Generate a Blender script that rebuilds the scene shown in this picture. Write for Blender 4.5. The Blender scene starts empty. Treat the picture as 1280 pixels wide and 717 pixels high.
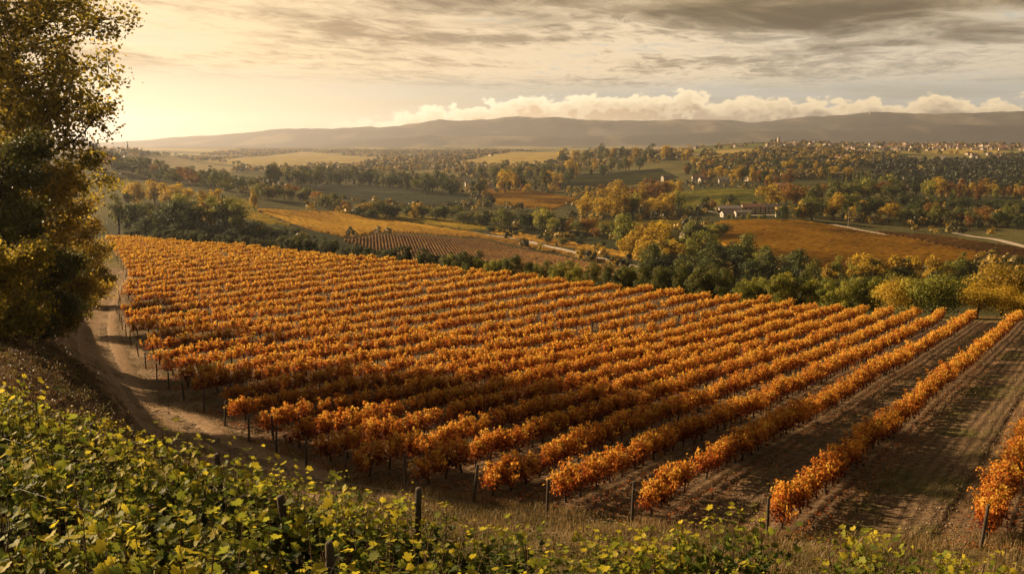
import bpy, math, random
import numpy as np
R = math.radians
random.seed(5)
SC = bpy.context.scene
COL = SC.collection

# ------------------------------------------------------------------ camera
F = 1108.5                                   # focal length in photograph pixels (1280 wide)
TH = math.atan(183 / F)                      # downward tilt
CT, ST = math.cos(TH), math.sin(TH)
cam = bpy.data.cameras.new('camera')
cam.sensor_width = 36
cam.lens = 36 * F / 1280
cam.clip_start, cam.clip_end = 0.1, 60000
camo = bpy.data.objects.new('camera', cam)
COL.objects.link(camo)
camo.rotation_euler = (math.pi / 2 - TH, 0, 0)
SC.camera = camo

# ------------------------------------------------------------------ light, exposure
SUN_AZ, SUN_EL = R(-60), R(22)
sun = bpy.data.lights.new('sun', 'SUN')
sun.energy = 5.0
sun.angle = R(0.6)
sun.color = (1.0, 0.71, 0.42)
suno = bpy.data.objects.new('sun', sun)
COL.objects.link(suno)
SDIR = (math.sin(SUN_AZ) * math.cos(SUN_EL), math.cos(SUN_AZ) * math.cos(SUN_EL), math.sin(SUN_EL))
from mathutils import Vector
suno.rotation_euler = Vector(SDIR).to_track_quat('Z', 'Y').to_euler()
SC.view_settings.view_transform = 'Standard'
SC.view_settings.look = 'None'
SC.view_settings.exposure = 1.4
SC.view_settings.gamma = 1.0
SC.view_settings.use_curve_mapping = False
SC.render.engine = 'CYCLES'
cy = SC.cycles
cy.max_bounces = 6
cy.diffuse_bounces = 2
cy.glossy_bounces = 1
cy.transmission_bounces = 4
cy.volume_bounces = 0
cy.use_denoising = True
try:
    cy.denoiser = 'OPENIMAGEDENOISE'
except Exception:
    pass


class NB:
    """small helper that writes shader node expressions"""
    def __init__(self, nt):
        self.nt = nt

    def node(self, t, **kw):
        n = self.nt.nodes.new(t)
        for k, v in kw.items():
            setattr(n, k, v)
        return n

    def put(self, sock, v):
        if isinstance(v, bpy.types.NodeSocket):
            self.nt.links.new(v, sock)
        elif v is not None:
            if hasattr(sock.default_value, '__len__') and not hasattr(v, '__len__'):
                v = (v, v, v)
            if hasattr(sock.default_value, '__len__') and len(sock.default_value) == 4 and len(v) == 3:
                v = (*v, 1)
            sock.default_value = v

    def m(self, op, a, b=None, c=None, clamp=False):
        n = self.node('ShaderNodeMath', operation=op, use_clamp=clamp)
        for i, v in enumerate((a, b, c)):
            if v is not None:
                self.put(n.inputs[i], v)
        return n.outputs[0]

    def add(self, a, b): return self.m('ADD', a, b)
    def sub(self, a, b): return self.m('SUBTRACT', a, b)
    def mul(self, a, b): return self.m('MULTIPLY', a, b)

    def ss(self, lo, hi, x, a=0.0, b=1.0):
        n = self.node('ShaderNodeMapRange', interpolation_type='SMOOTHSTEP')
        self.put(n.inputs[0], x)
        self.put(n.inputs[1], lo); self.put(n.inputs[2], hi)
        self.put(n.inputs[3], a); self.put(n.inputs[4], b)
        return n.outputs[0]

    def comb(self, x, y, z=0.0):
        n = self.node('ShaderNodeCombineXYZ')
        for i, v in enumerate((x, y, z)):
            self.put(n.inputs[i], v)
        return n.outputs[0]

    def sep(self, v):
        n = self.node('ShaderNodeSeparateXYZ')
        self.put(n.inputs[0], v)
        return n.outputs

    def noise(self, vec, scale, detail=4.0, rough=0.55, dist=0.0):
        n = self.node('ShaderNodeTexNoise')
        self.put(n.inputs['Vector'], vec)
        n.inputs['Scale'].default_value = scale
        n.inputs['Detail'].default_value = detail
        n.inputs['Roughness'].default_value = rough
        n.inputs['Distortion'].default_value = dist
        return n.outputs[0]

    def mix(self, f, a, b, mode='MIX'):
        n = self.node('ShaderNodeMix', data_type='RGBA', blend_type=mode)
        self.put(n.inputs[0], f)
        self.put(n.inputs[6], a)
        self.put(n.inputs[7], b)
        return n.outputs[2]

    def ramp(self, f, stops):
        n = self.node('ShaderNodeValToRGB')
        self.put(n.inputs[0], f)
        cr = n.color_ramp
        while len(cr.elements) < len(stops):
            cr.elements.new(0.5)
        for e, (p, c) in zip(cr.elements, stops):
            e.position = p
            e.color = (*c, 1)
        return n.outputs[0]


# ------------------------------------------------------------------ world: sky and clouds
def lin(r, g, b):
    f = lambda c: c / 12.92 if c <= .04045 else ((c + .055) / 1.055) ** 2.4
    return tuple(f(c / 255) for c in (r, g, b))

SKY_ST = 0.10
def skyc(r, g, b, k=1.0):
    return tuple(c * k * 0.54 / SKY_ST for c in lin(r, g, b))

W = bpy.data.worlds.new('World')
SC.world = W
W.use_nodes = True
nt = W.node_tree
nt.nodes.clear()
n = NB(nt)
tcn = n.node('ShaderNodeTexCoord')
gx, gy, gz = n.sep(tcn.outputs['Generated'])
U = n.m('ARCTAN2', gx, gy)
EL = n.m('ARCSINE', gz)
sky = n.node('ShaderNodeTexSky', sky_type='NISHITA')
sky.sun_disc = False
sky.sun_elevation = SUN_EL
sky.sun_rotation = SUN_AZ
sky.altitude = 200
sky.dust_density = 3.0
sky.air_density = 1.2
# closeness to the sun's bearing
dotn = n.node('ShaderNodeVectorMath', operation='DOT_PRODUCT')
n.put(dotn.inputs[0], tcn.outputs['Generated'])
dotn.inputs[1].default_value = (math.sin(R(-70)) * .95, math.cos(R(-70)) * .95, .3)
toward = n.ss(0.25, 0.95, dotn.outputs['Value'])
# thin high veil, warm near the sun, grey-blue away from it
veil_n = n.noise(n.comb(n.mul(U, 3.0), n.mul(EL, 42.0), 3.1), 1.6, 6, 0.6, 0.4)
veilc = n.mix(toward, skyc(172, 168, 156), skyc(214, 194, 154))
veil_amt = n.add(n.ss(0.30, 0.62, veil_n, 0.45, 0.95), n.mul(toward, 0.3))
veil_amt = n.m('MINIMUM', veil_amt, 1.0)
veil_amt = n.mul(veil_amt, n.ss(0.9, 0.25, EL, 0.35, 1.0))
skycol = n.mix(veil_amt, n.mix(1.0, sky.outputs[0], (0.55, 0.52, 0.50), 'MULTIPLY'), veilc)
# low glow toward the sun's side
glow = n.mul(n.ss(0.115, 0.01, EL), n.ss(0.16, -0.40, U))
skycol = n.mix(n.mul(glow, 0.92), skycol, skyc(255, 230, 186, 0.70))
# streaky stratocumulus deck, seen edge on
zz_ = n.add(n.m('MAXIMUM', gz, 0.0), 0.035)
PX, PY = n.m('DIVIDE', gx, zz_), n.m('DIVIDE', gy, zz_)
PXr = n.add(PX, n.mul(PY, -0.25))
st1 = n.noise(n.comb(n.mul(PXr, 0.50), n.mul(PY, 0.52), 1.7), 1.0, 10, 0.60, 0.5)
st2 = n.noise(n.comb(n.mul(PXr, 4.6), n.mul(PY, 2.7), 7.0), 1.0, 8, 0.62, 0.9)
stx = n.add(n.mul(st1, 0.64), n.mul(st2, 0.36))
lowedge = n.ss(-0.5, 0.15, U, 0.068, 0.054)
band = n.mul(n.ss(-0.012, 0.022, n.sub(EL, lowedge)), n.ss(0.50, 0.16, EL, 0.55, 1.0))
bandR = n.ss(0.12, 0.42, U, 1.0, 0.62)
cov = n.mul(n.ss(0.425, 0.545, n.add(stx, n.add(n.mul(band, 0.060), n.ss(0.30, -0.20, U, 0.004, 0.075)))), n.mul(band, bandR))
stcol_l = n.mix(n.ss(0.40, 0.60, stx), skyc(222, 194, 150), skyc(146, 119, 86))
stcol_r = n.mix(n.ss(0.47, 0.60, stx), skyc(214, 192, 158), skyc(136, 119, 94))
stcol = n.mix(n.ss(-0.30, 0.22, U), stcol_l, stcol_r)
deck = n.mul(n.ss(-0.004, 0.030, n.add(n.sub(EL, lowedge), n.mul(n.sub(st1, 0.5), 0.09))), n.mul(n.ss(0.20, -0.12, U, 0.0, 0.78), n.ss(0.36, 0.47, stx, 0.45, 1.0)))
cov = n.m('MAXIMUM', cov, deck)
skycol = n.mix(n.mul(cov, 0.92), skycol, stcol)
# heavy dark cloud, upper right
dk_n = n.noise(n.comb(n.mul(PXr, 0.75), n.mul(PY, 0.80), 11.0), 1.0, 10, 0.58, 0.7)
edge = n.ss(-0.12, 0.34, U, 0.150, 0.108)
dk = n.ss(-0.026, 0.030, n.add(n.sub(EL, edge), n.mul(n.sub(dk_n, 0.5), 0.15)))
dk = n.mul(dk, n.ss(-0.20, 0.02, U))
dk = n.mul(dk, n.ss(0.7, 0.3, EL, 0.25, 1.0))
dkc = n.mix(n.ss(0.36, 0.60, dk_n), skyc(148, 127, 93), skyc(84, 71, 52))
skycol = n.mix(n.mul(dk, 0.94), skycol, dkc)
# cumulus bank above the far ridge
def billow(du, dv):
    """heaped puffs: rounded cells at three sizes"""
    out = None
    for k_, (sc_, am) in enumerate(((19.0, 0.45), (46.0, 0.33), (110.0, 0.22))):
        vo = n.node('ShaderNodeTexVoronoi', feature='SMOOTH_F1', voronoi_dimensions='2D')
        wob = n.mul(n.sub(n.noise(n.comb(U, EL, 3.0 + k_), sc_ * 1.4, 3, 0.6), 0.5), 0.9 / sc_)
        n.put(vo.inputs['Vector'], n.comb(n.add(n.add(U, du + 3.7 * k_), wob), n.add(n.mul(n.add(EL, dv), 1.7), wob), 0.0))
        vo.inputs['Scale'].default_value = sc_
        vo.inputs['Smoothness'].default_value = 0.35
        v_ = n.mul(n.sub(0.62, vo.outputs['Distance']), am)
        out = v_ if out is None else n.add(out, v_)
    return out
b0 = billow(0.0, 0.0)
b1 = billow(-0.010, 0.006)
cu2 = n.noise(n.comb(n.mul(U, 5.0), 0.0, 9.0), 1.2, 3, 0.5)
cutop = n.add(n.ss(-0.22, 0.06, U, 0.016, 0.047), n.add(n.mul(b0, 0.040), n.mul(n.sub(cu2, 0.5), 0.030)))
cutop = n.add(cutop, n.ss(0.13, 0.42, U, -0.002, -0.010))
d = n.sub(n.sub(cutop, 0.006), EL)
cu = n.mul(n.ss(-0.0022, 0.0032, d), n.ss(-0.26, -0.08, U))
relief = n.ss(-0.10, 0.14, n.sub(b0, b1))
cutone = n.m('MULTIPLY', n.ss(0.0, 0.022, d), n.add(0.55, n.mul(n.sub(1.0, relief), 0.65)), clamp=True)
cucol = n.mix(cutone, n.mix(n.ss(-0.1, 0.4, U), skyc(255, 238, 198), skyc(236, 210, 166)),
              n.mix(n.ss(-0.1, 0.35, U), skyc(216, 178, 130), skyc(140, 122, 100)))
skycol = n.mix(n.mul(cu, 0.9), skycol, cucol)
skycol = n.mix(1.0, skycol, n.comb(*[n.ss(0.17, 0.5, EL, 1.0, 0.50)] * 3), 'MULTIPLY')  # unseen upper sky dimmed to deepen the shadows
bgn = n.node('ShaderNodeBackground')
n.put(bgn.inputs[0], skycol)
bgn.inputs[1].default_value = SKY_ST
wo = n.node('ShaderNodeOutputWorld')
nt.links.new(bgn.outputs[0], wo.inputs[0])

# ------------------------------------------------------------------ terrain
def tanp(py):
    v = -(np.asarray(py, float) - 358.5) / F
    return (ST - v * CT) / (CT + v * ST)

def tcol(px, py):
    v = -(np.asarray(py, float) - 358.5) / F
    return (np.asarray(px, float) - 640) / F / (CT + v * ST)

def vine_plane(y):
    return -9.85 - .115 * y + .07 * 12 * np.logaddexp(0, (y - 100) / 12)

def smooth_noise(x, y, seed, octaves=4):
    """value noise, numpy"""
    out = np.zeros(np.broadcast(x, y).shape)
    amp, tot = 1.0, 0
    for o in range(octaves):
        xi, yi = np.floor(x).astype(np.int64), np.floor(y).astype(np.int64)
        fx, fy = x - xi, y - yi
        fx = fx * fx * (3 - 2 * fx); fy = fy * fy * (3 - 2 * fy)
        def hsh(a, b):
            h = (a * 374761393 + b * 668265263 + (seed + o) * 974634217) & 0xffffffff
            h = ((h ^ (h >> 13)) * 1274126177) & 0xffffffff
            return ((h ^ (h >> 16)) & 0xffff) / 65535.0
        v = (hsh(xi, yi) * (1 - fx) + hsh(xi + 1, yi) * fx) * (1 - fy) + (hsh(xi, yi + 1) * (1 - fx) + hsh(xi + 1, yi + 1) * fx) * fy
        out += (v - .5) * amp; tot += amp
        amp *= .5; x = x * 2.03 + 17.1; y = y * 2.03 + 5.7
    return out / tot

# profiles: for a pixel column, (depth, height) or (depth, 'p', photo row)
P = 'p'
PROF = {
    -900: [(1.5, -4), (8, -4.2), (30, -5), (60, -5), (120, -7), (300, -16), (700, -8), (1200, 20), (2000, 20), (4000, -30), (6500, 20), (9000, 60)],
    -300: [(1.5, -4.2), (8, -5), (16, -5.8), (30, -7.5), (50, -8.5), (80, -10), (120, -12), (200, -18), (300, -26), (450, -28), (700, -22), (1000, -10), (1300, -10), (2000, -20), (4000, -50), (6500, -40), (9000, P, 176)],
    0: [(1.5, -4.3), (8, -5.1), (14, -6.1), (20, -7.3), (30, -9.0), (42, P, 430), (52, P, 402), (80, -13.5), (120, -16.5), (200, -23), (290, -29.5), (400, -37), (520, -36), (700, P, 232), (900, P, 205), (1000, P, 192), (1200, -14), (1700, P, 188), (2000, P, 182), (2600, -50), (4000, -54), (6500, P, 182), (9000, P, 178)],
    100: [(1.5, -4.3), (8, -5.1), (14, -6.3), (20, -7.8), (30, -10.2), (45, -12.6), (60, -15.7), (72, -17.7), (82, None), (96, None), (115, -21.8), (160, -23.9), (260, -28.6), (300, -31), (380, P, 291), (520, P, 262), (650, P, 240), (800, P, 222), (950, P, 200), (1150, -32), (1600, P, 196), (1900, P, 186), (2500, -54), (4000, -54), (6500, P, 182), (9000, P, 177)],
    160: [(1.5, -4.3), (8, -5.1), (14, -6.4), (20, -8.2), (30, -11.3), (40, -14.0), (52, -15.9), (90, None), (150, None), (245, None), (285, -32), (340, -39), (420, P, 282), (520, P, 258), (650, P, 242), (800, P, 228), (950, P, 210), (1150, -38), (1600, P, 205), (2000, P, 190), (2600, -55), (4000, -54), (6500, P, 182), (9000, P, 175)],
    300: [(1.5, -4.4), (8, -5.2), (14, -6.6), (20, -8.6), (28, -11.4), (35, -13.6), (41, None), (60, None), (120, None), (180, None), (222, None), (262, -34), (330, -42), (400, P, 290), (450, P, 277), (600, P, 251), (750, P, 239), (900, P, 229), (1200, P, 218), (1500, -52), (2000, P, 209), (3000, P, 197), (4500, P, 190), (6000, P, 184), (7600, P, 179), (9000, P, 168)],
    480: [(1.5, -4.4), (8, -5.3), (14, -6.9), (20, -9.2), (27, -12.0), (34, None), (60, None), (120, None), (183, None), (222, -33), (262, -42), (330, -51), (420, P, 316), (520, P, 290), (620, P, 272), (750, P, 258), (900, P, 246), (1150, P, 233), (1500, P, 221), (2200, P, 207), (3500, P, 195), (5500, P, 186), (7500, P, 170), (9000, P, 159)],
    640: [(1.5, -4.5), (8, -5.4), (14, -7.3), (20, -9.9), (26, -12.2), (31, None), (60, None), (110, None), (153, None), (185, -31), (225, -42), (300, -54), (390, P, 342), (480, P, 313), (560, P, 294), (650, P, 278), (800, P, 258), (1000, P, 243), (1300, P, 228), (1700, P, 213), (2300, P, 199), (3200, P, 192), (5500, P, 186), (7500, P, 164), (9000, P, 148)],
    800: [(1.5, -4.6), (8, -5.5), (14, -7.5), (20, -10.2), (26, -12.3), (30, None), (60, None), (100, None), (131, None), (165, -30), (205, -42), (300, -55), (380, P, 346), (460, P, 319), (560, P, 292), (680, P, 275), (820, P, 258), (1050, P, 240), (1250, P, 226), (1500, P, 213), (1900, P, 200), (2500, P, 190), (3000, P, 187), (4000, -52), (5500, P, 185), (7500, P, 161), (9000, P, 152)],
    960: [(1.5, -4.7), (8, -5.6), (14, -7.7), (20, -10.4), (25, -12.1), (29, None), (60, None), (90, None), (116, None), (150, -29), (195, -41), (290, -54), (400, P, 336), (500, P, 305), (600, P, 283), (680, P, 271), (850, P, 250), (1000, P, 235), (1300, P, 215), (1700, P, 198), (2100, P, 186), (2500, P, 178), (3200, -40), (5500, -50), (7500, P, 158), (9000, P, 151)],
    1120: [(1.5, -4.8), (8, -5.7), (14, -7.8), (20, -10.5), (25, -12.2), (28, None), (60, None), (85, None), (104, None), (140, -28), (185, -40), (280, -54), (420, P, 332), (520, P, 306), (600, P, 290), (700, P, 273), (850, P, 256), (1000, P, 240), (1250, P, 226), (1600, P, 206), (2000, P, 191), (2400, P, 184), (2800, P, 180.5), (3500, -45), (5500, -50), (7500, P, 157), (9000, P, 142)],
    1280: [(1.5, -4.9), (8, -5.8), (14, -7.9), (20, -10.6), (25, -12.3), (28, None), (60, None), (80, None), (101, None), (135, -27), (180, -39), (280, -54), (430, P, 327), (540, P, 301), (650, P, 286), (750, P, 273), (900, P, 258), (1100, P, 241), (1350, P, 223), (1700, P, 205), (2050, P, 193), (2400, P, 185), (2800, P, 181), (3500, -45), (5500, -50), (7500, P, 157), (9000, P, 140)],
    1700: [(1.5, -5), (8, -5.8), (14, -7.9), (20, -10.6), (25, -12.3), (60, None), (100, None), (135, -27), (180, -38), (280, -52), (430, -54), (650, -58), (1000, -55), (1600, -30), (2400, -15), (3500, -40), (5500, -50), (7500, P, 160), (9000, P, 142)],
    2400: [(1.5, -5), (8, -5.8), (14, -7.9), (25, -12.3), (60, None), (100, None), (180, -38), (430, -50), (1000, -45), (2400, -15), (5500, -40), (9000, P, 142)],
}
SKYLINE = [(-900, 178), (130, 178), (200, 173), (300, 168), (360, 163), (430, 161), (470, 161), (520, 157), (550, 151), (580, 152), (615, 151), (650, 147.5), (700, 150), (760, 152.5), (830, 151.5), (880, 150), (960, 151), (1000, 148), (1030, 146), (1065, 143), (1088, 141), (1140, 144), (1200, 142), (1260, 140), (1400, 141), (2400, 145)]

NY = 1180
ly = np.linspace(math.log(1.5), math.log(12500), NY)
YG = np.exp(ly)
tin = np.arange(-0.66, 0.6601, 0.0026)
tout = np.array([-3.0, -2.4, -1.9, -1.5, -1.2, -1.0, -.88, -.8, -.75, -.71, -.68])
TG = np.concatenate([tout, tin, -tout[::-1]])
NT = len(TG)

def pchip(x, y, q):
    h = np.diff(x); dlt = np.diff(y) / h
    m = np.zeros(len(x))
    w1 = 2 * h[1:] + h[:-1]; w2 = h[1:] + 2 * h[:-1]
    ok = dlt[:-1] * dlt[1:] > 0
    with np.errstate(divide='ignore', invalid='ignore'):
        hm = (w1 + w2) / (w1 / dlt[:-1] + w2 / dlt[1:])
    m[1:-1] = np.where(ok, hm, 0)
    m[0], m[-1] = dlt[0], dlt[-1]
    q = np.clip(q, x[0], x[-1])
    i = np.clip(np.searchsorted(x, q) - 1, 0, len(x) - 2)
    s = (q - x[i]) / h[i]
    return (y[i] * (1 + 2 * s) * (1 - s) ** 2 + h[i] * m[i] * s * (1 - s) ** 2
            + y[i + 1] * s * s * (3 - 2 * s) + h[i] * m[i + 1] * s * s * (s - 1))

def build_heights():
    cols, prof = [], []
    for px in sorted(PROF):
        ks = PROF[px]
        xs, zs = [], []
        for k in ks:
            xs.append(math.log(k[0]))
            if k[1] is None: zs.append(float(vine_plane(k[0])))
            elif k[1] == P: zs.append(-float(tanp(k[2])) * k[0])
            else: zs.append(k[1])
        zq = pchip(np.array(xs), np.array(zs), ly)
        # vine plane exactly between the first and last None
        nn = [k[0] for k in ks if k[1] is None]
        if nn:
            msk = (YG >= nn[0]) & (YG <= nn[-1])
            zq[msk] = vine_plane(YG[msk])
        cols.append(float(tcol(px, 175))); prof.append(zq)
    cols = np.array(cols); prof = np.array(prof)
    H = np.empty((NY, NT))
    for j in range(NY):
        H[j] = pchip(cols, prof[:, j], TG)
    # far ridges
    skt = np.array([float(tcol(p, 175)) for p, _ in SKYLINE]); sky_y = np.array([q for _, q in SKYLINE], float)
    sk = -tanp(np.interp(TG, skt, sky_y))
    frontp = [(-900, 183), (130, 182), (300, 178), (400, 174), (450, 168), (535, 161.5), (600, 163), (700, 164), (830, 161), (900, 158), (1000, 157), (1100, 153), (1280, 150), (2400, 152)]
    fr = -tanp(np.interp(TG, [float(tcol(p, 175)) for p, _ in frontp], [q + 8 for _, q in frontp]))
    X = YG[:, None] * TG[None, :]
    Yy = np.repeat(YG[:, None], NT, 1)
    base = np.where(YG > 5500, -50, 0)[:, None]
    def ridge(center, w, tantop):
        return np.exp(-((Yy - center) / w) ** 2) * (tantop[None, :] * center + 50)
    far = -50 + np.maximum(ridge(7200, 700, fr), ridge(9200, 1000, sk))
    far += smooth_noise(X / 500, Yy / 500, 3, 5) * 95 * np.clip((Yy - 6000) / 1200, 0, 1) * np.clip((far + 50) / 140, 0, 1)
    k = np.clip((Yy - 5200) / 900, 0, 1); k = k * k * (3 - 2 * k)
    H = H * (1 - k) + far * k
    # relief
    H += smooth_noise(X / 160, Yy / 160, 8, 4) * 7 * np.clip((Yy - 900) / 900, 0, 1) * (1 - k)
    H += smooth_noise(X / 40, Yy / 40, 9, 3) * 1.2 * np.clip((Yy - 320) / 200, 0, 1) * (1 - k)
    H += smooth_noise(X / 1.3, Yy / 1.3, 2, 3) * 0.10 * np.clip(1.6 - Yy / 160, 0, 1)
    H += smooth_noise(X / 7, Yy / 7, 4, 3) * 0.35 * np.clip(1.6 - Yy / 160, 0, 1)
    H += (smooth_noise(X / .55, Yy / .42, 91, 3) * .13 + smooth_noise(X / 2.2, Yy / .7, 92, 2) * .10) * np.clip((Yy - 22) / 6, 0, 1) * np.clip(1.7 - Yy / 70, 0, 1)
    return H

H = build_heights()
DLY = ly[1] - ly[0]

def ground(x, y):
    x = np.asarray(x, float); y = np.maximum(np.asarray(y, float), 1.6)
    t = np.clip(x / y, TG[0], TG[-1])
    fj = np.clip((np.log(y) - ly[0]) / DLY, 0, NY - 1.001)
    j = fj.astype(int); fj = fj - j
    i = np.clip(np.searchsorted(TG, t) - 1, 0, NT - 2)
    fi = (t - TG[i]) / (TG[i + 1] - TG[i])
    return ((H[j, i] * (1 - fi) + H[j, i + 1] * fi) * (1 - fj) + (H[j + 1, i] * (1 - fi) + H[j + 1, i + 1] * fi) * fj)

def spot(px, py, ymin=20.0, ymax=12000.0):
    """first point of the terrain beyond depth ymin seen at a place of the photograph"""
    t = float(tcol(px, py)); s = float(tanp(py))
    m = YG >= ymin
    ys = YG[m]
    g = ground(ys * t, ys) + s * ys
    i = int(np.argmax(g > 0)) if (g > 0).any() else int(np.argmax(g))
    if i > 0:
        a, b = g[i - 1], g[i]
        f = a / (a - b) if b != a else 0
        y = ys[i - 1] + (ys[i] - ys[i - 1]) * min(max(f, 0), 1)
    else:
        y = ys[0]
    y = min(y, ymax)
    return t * y, y

def poly_world(pts, ymin=20.0):
    return np.array([spot(a, b, ymin) for a, b in pts])

def inside(poly, x, y):
    res = np.zeros(x.shape, bool)
    k = len(poly)
    for i in range(k):
        x0, y0 = poly[i]; x1, y1 = poly[(i + 1) % k]
        if y0 == y1: continue
        c = ((y0 > y) != (y1 > y)) & (x < (x1 - x0) * (y - y0) / (y1 - y0) + x0)
        res ^= c
    return res

def line_dist(path, x, y):
    """distance to a polyline"""
    best = np.full(x.shape, 1e9)
    for (x0, y0), (x1, y1) in zip(path[:-1], path[1:]):
        dx, dy = x1 - x0, y1 - y0
        L = dx * dx + dy * dy
        s = np.clip(((x - x0) * dx + (y - y0) * dy) / L, 0, 1)
        best = np.minimum(best, np.hypot(x - x0 - s * dx, y - y0 - s * dy))
    return best

# ------------------------------------------------------------------ mesh helpers
def np_mesh(name, verts, faces, mats=None, mat_index=None, attrs=None, smooth=False):
    """faces: list of (n,k) index arrays"""
    me = bpy.data.meshes.new(name)
    verts = np.asarray(verts, np.float32)
    me.vertices.add(len(verts))
    me.vertices.foreach_set('co', verts.ravel())
    faces = [np.asarray(f, np.int32) for f in faces if len(f)]
    flat = np.concatenate([f.ravel() for f in faces])
    cnt = np.concatenate([np.full(len(f), f.shape[1], np.int32) for f in faces])
    start = np.concatenate([[0], np.cumsum(cnt)[:-1]]).astype(np.int32)
    me.loops.add(len(flat))
    me.loops.foreach_set('vertex_index', flat)
    me.polygons.add(len(cnt))
    me.polygons.foreach_set('loop_start', start)
    me.polygons.foreach_set('loop_total', cnt)
    if mat_index is not None:
        me.polygons.foreach_set('material_index', np.asarray(mat_index, np.int32))
    if smooth:
        me.polygons.foreach_set('use_smooth', np.ones(len(cnt), bool))
    for k, v in (attrs or {}).items():
        v = np.asarray(v, np.float32)
        if v.ndim == 1:
            a = me.attributes.new(k, 'FLOAT', 'POINT'); a.data.foreach_set('value', v)
        else:
            a = me.attributes.new(k, 'FLOAT_COLOR', 'POINT')
            if v.shape[1] == 3: v = np.hstack([v, np.ones((len(v), 1), np.float32)])
            a.data.foreach_set('color', v.ravel())
    for mt in (mats or []):
        me.materials.append(mt)
    me.update(calc_edges=True)
    return me

def link(name, data, parent=None, loc=(0, 0, 0), rz=0.0, scale=None):
    o = bpy.data.objects.new(name, data)
    COL.objects.link(o)
    o.location = loc
    o.rotation_euler = (0, 0, rz)
    if scale is not None:
        o.scale = scale if hasattr(scale, '__len__') else (scale,) * 3
    if parent is not None:
        o.parent = parent
    return o

def tag(o, label=None, cat=None, group=None, kind=None):
    for k, v in (('label', label), ('category', cat), ('group', group), ('kind', kind)):
        if v: o[k] = v
    return o

class Geo:
    """collects boxes, tubes and loose polygons into one mesh"""
    def __init__(self):
        self.v, self.q, self.t, self.n = [], [], [], 0
    def addv(self, a):
        a = np.asarray(a, float); b = self.n
        self.v.append(a); self.n += len(a)
        return b
    def box(self, c, s, rz=0.0):
        c = np.array(c, float); hx, hy, hz = [k / 2 for k in s]
        p = np.array([(x, y, z) for z in (-hz, hz) for x, y in ((-hx, -hy), (hx, -hy), (hx, hy), (-hx, hy))])
        ca, sa = math.cos(rz), math.sin(rz)
        p[:, :2] = p[:, :2] @ np.array([[ca, sa], [-sa, ca]])
        b = self.addv(p + c)
        self.q += [[b + i for i in f] for f in ((3, 2, 1, 0), (4, 5, 6, 7), (0, 1, 5, 4), (1, 2, 6, 5), (2, 3, 7, 6), (3, 0, 4, 7))]
    def tube(self, pts, rad, sides=6, cap=True):
        pts = np.asarray(pts, float)
        rad = np.broadcast_to(np.asarray(rad, float), (len(pts),))
        tan = np.gradient(pts, axis=0)
        tan /= np.linalg.norm(tan, axis=1)[:, None] + 1e-9
        up = np.array([0, 0, 1.0]) if abs(tan[0][2]) < .9 else np.array([1.0, 0, 0])
        ring = []
        for p, tt, r in zip(pts, tan, rad):
            a = np.cross(tt, up); a /= np.linalg.norm(a) + 1e-9
            b = np.cross(a, tt)
            an = np.arange(sides) * 2 * math.pi / sides
            ring.append(p + r * (np.cos(an)[:, None] * a + np.sin(an)[:, None] * b))
        b0 = self.addv(np.concatenate(ring))
        for k in range(len(pts) - 1):
            for i in range(sides):
                j = (i + 1) % sides
                self.q.append([b0 + k * sides + i, b0 + k * sides + j, b0 + (k + 1) * sides + j, b0 + (k + 1) * sides + i])
        if cap:
            e = b0 + (len(pts) - 1) * sides
            for i in range(1, sides - 1):
                self.t.append([e, e + i, e + i + 1])
    def poly(self, pts):
        b = self.addv(pts)
        if len(pts) == 4: self.q.append([b, b + 1, b + 2, b + 3])
        else: self.t += [[b, b + i, b + i + 1] for i in range(1, len(pts) - 1)]
    def mesh(self, name, mat, smooth=False):
        f = []
        if self.q: f.append(np.array(self.q))
        if self.t: f.append(np.array(self.t))
        return np_mesh(name, np.concatenate(self.v), f, [mat], smooth=smooth)

# leaf templates (x across, y to the tip, z up)
LEAF_FOLD = (np.array([(0, -.5, 0), (-.42, .02, .14), (0, .5, -.06), (.42, .02, .14)]), [(0, 3, 2), (0, 2, 1)])
LEAF_FLAT = (np.array([(-.34, -.5, 0), (.34, -.42, .05), (.42, .45, .0), (-.38, .5, .06)]), [(0, 1, 2), (0, 2, 3)])
_o = [(0, -.30), (.22, -.44), (.46, -.30), (.40, -.08), (.60, .12), (.36, .20), (.30, .38), (.10, .36), (0, .66)]
_pts = _o + [(-x, y) for x, y in _o[-2:0:-1]]
LEAF_GRAPE = (np.array([(0, -.02, -.05)] + [(x, y, .16 * abs(x) ** 1.2 - .18 * max(y, 0) ** 2 + .02 * math.sin(7 * x + 3 * y)) for x, y in _pts]),
              [(0, 1 + i, 1 + (i + 1) % len(_pts)) for i in range(len(_pts))])

def leaves(rng, pos, nrm, size, template, tint, droop=0.0):
    """one leaf per position; returns verts, tris, tints"""
    n_ = len(pos)
    tv, tf = template
    k = len(tv)
    nrm = nrm / (np.linalg.norm(nrm, axis=1)[:, None] + 1e-9)
    t = rng.normal(size=(n_, 3)); t[:, 2] -= droop
    t -= (t * nrm).sum(1)[:, None] * nrm
    t /= np.linalg.norm(t, axis=1)[:, None] + 1e-9
    x = np.cross(t, nrm)
    v = (tv[None, :, 0, None] * x[:, None] + tv[None, :, 1, None] * t[:, None] + tv[None, :, 2, None] * nrm[:, None])
    v = v * np.asarray(size)[:, None, None] + pos[:, None]
    f = np.array(tf)[None] + (np.arange(n_) * k)[:, None, None]
    tt = np.repeat(tint, k, axis=0)
    return v.reshape(-1, 3), f.reshape(-1, 3), tt

def rand_dir(rng, n_):
    v = rng.normal(size=(n_, 3))
    return v / np.linalg.norm(v, axis=1)[:, None]

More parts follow.
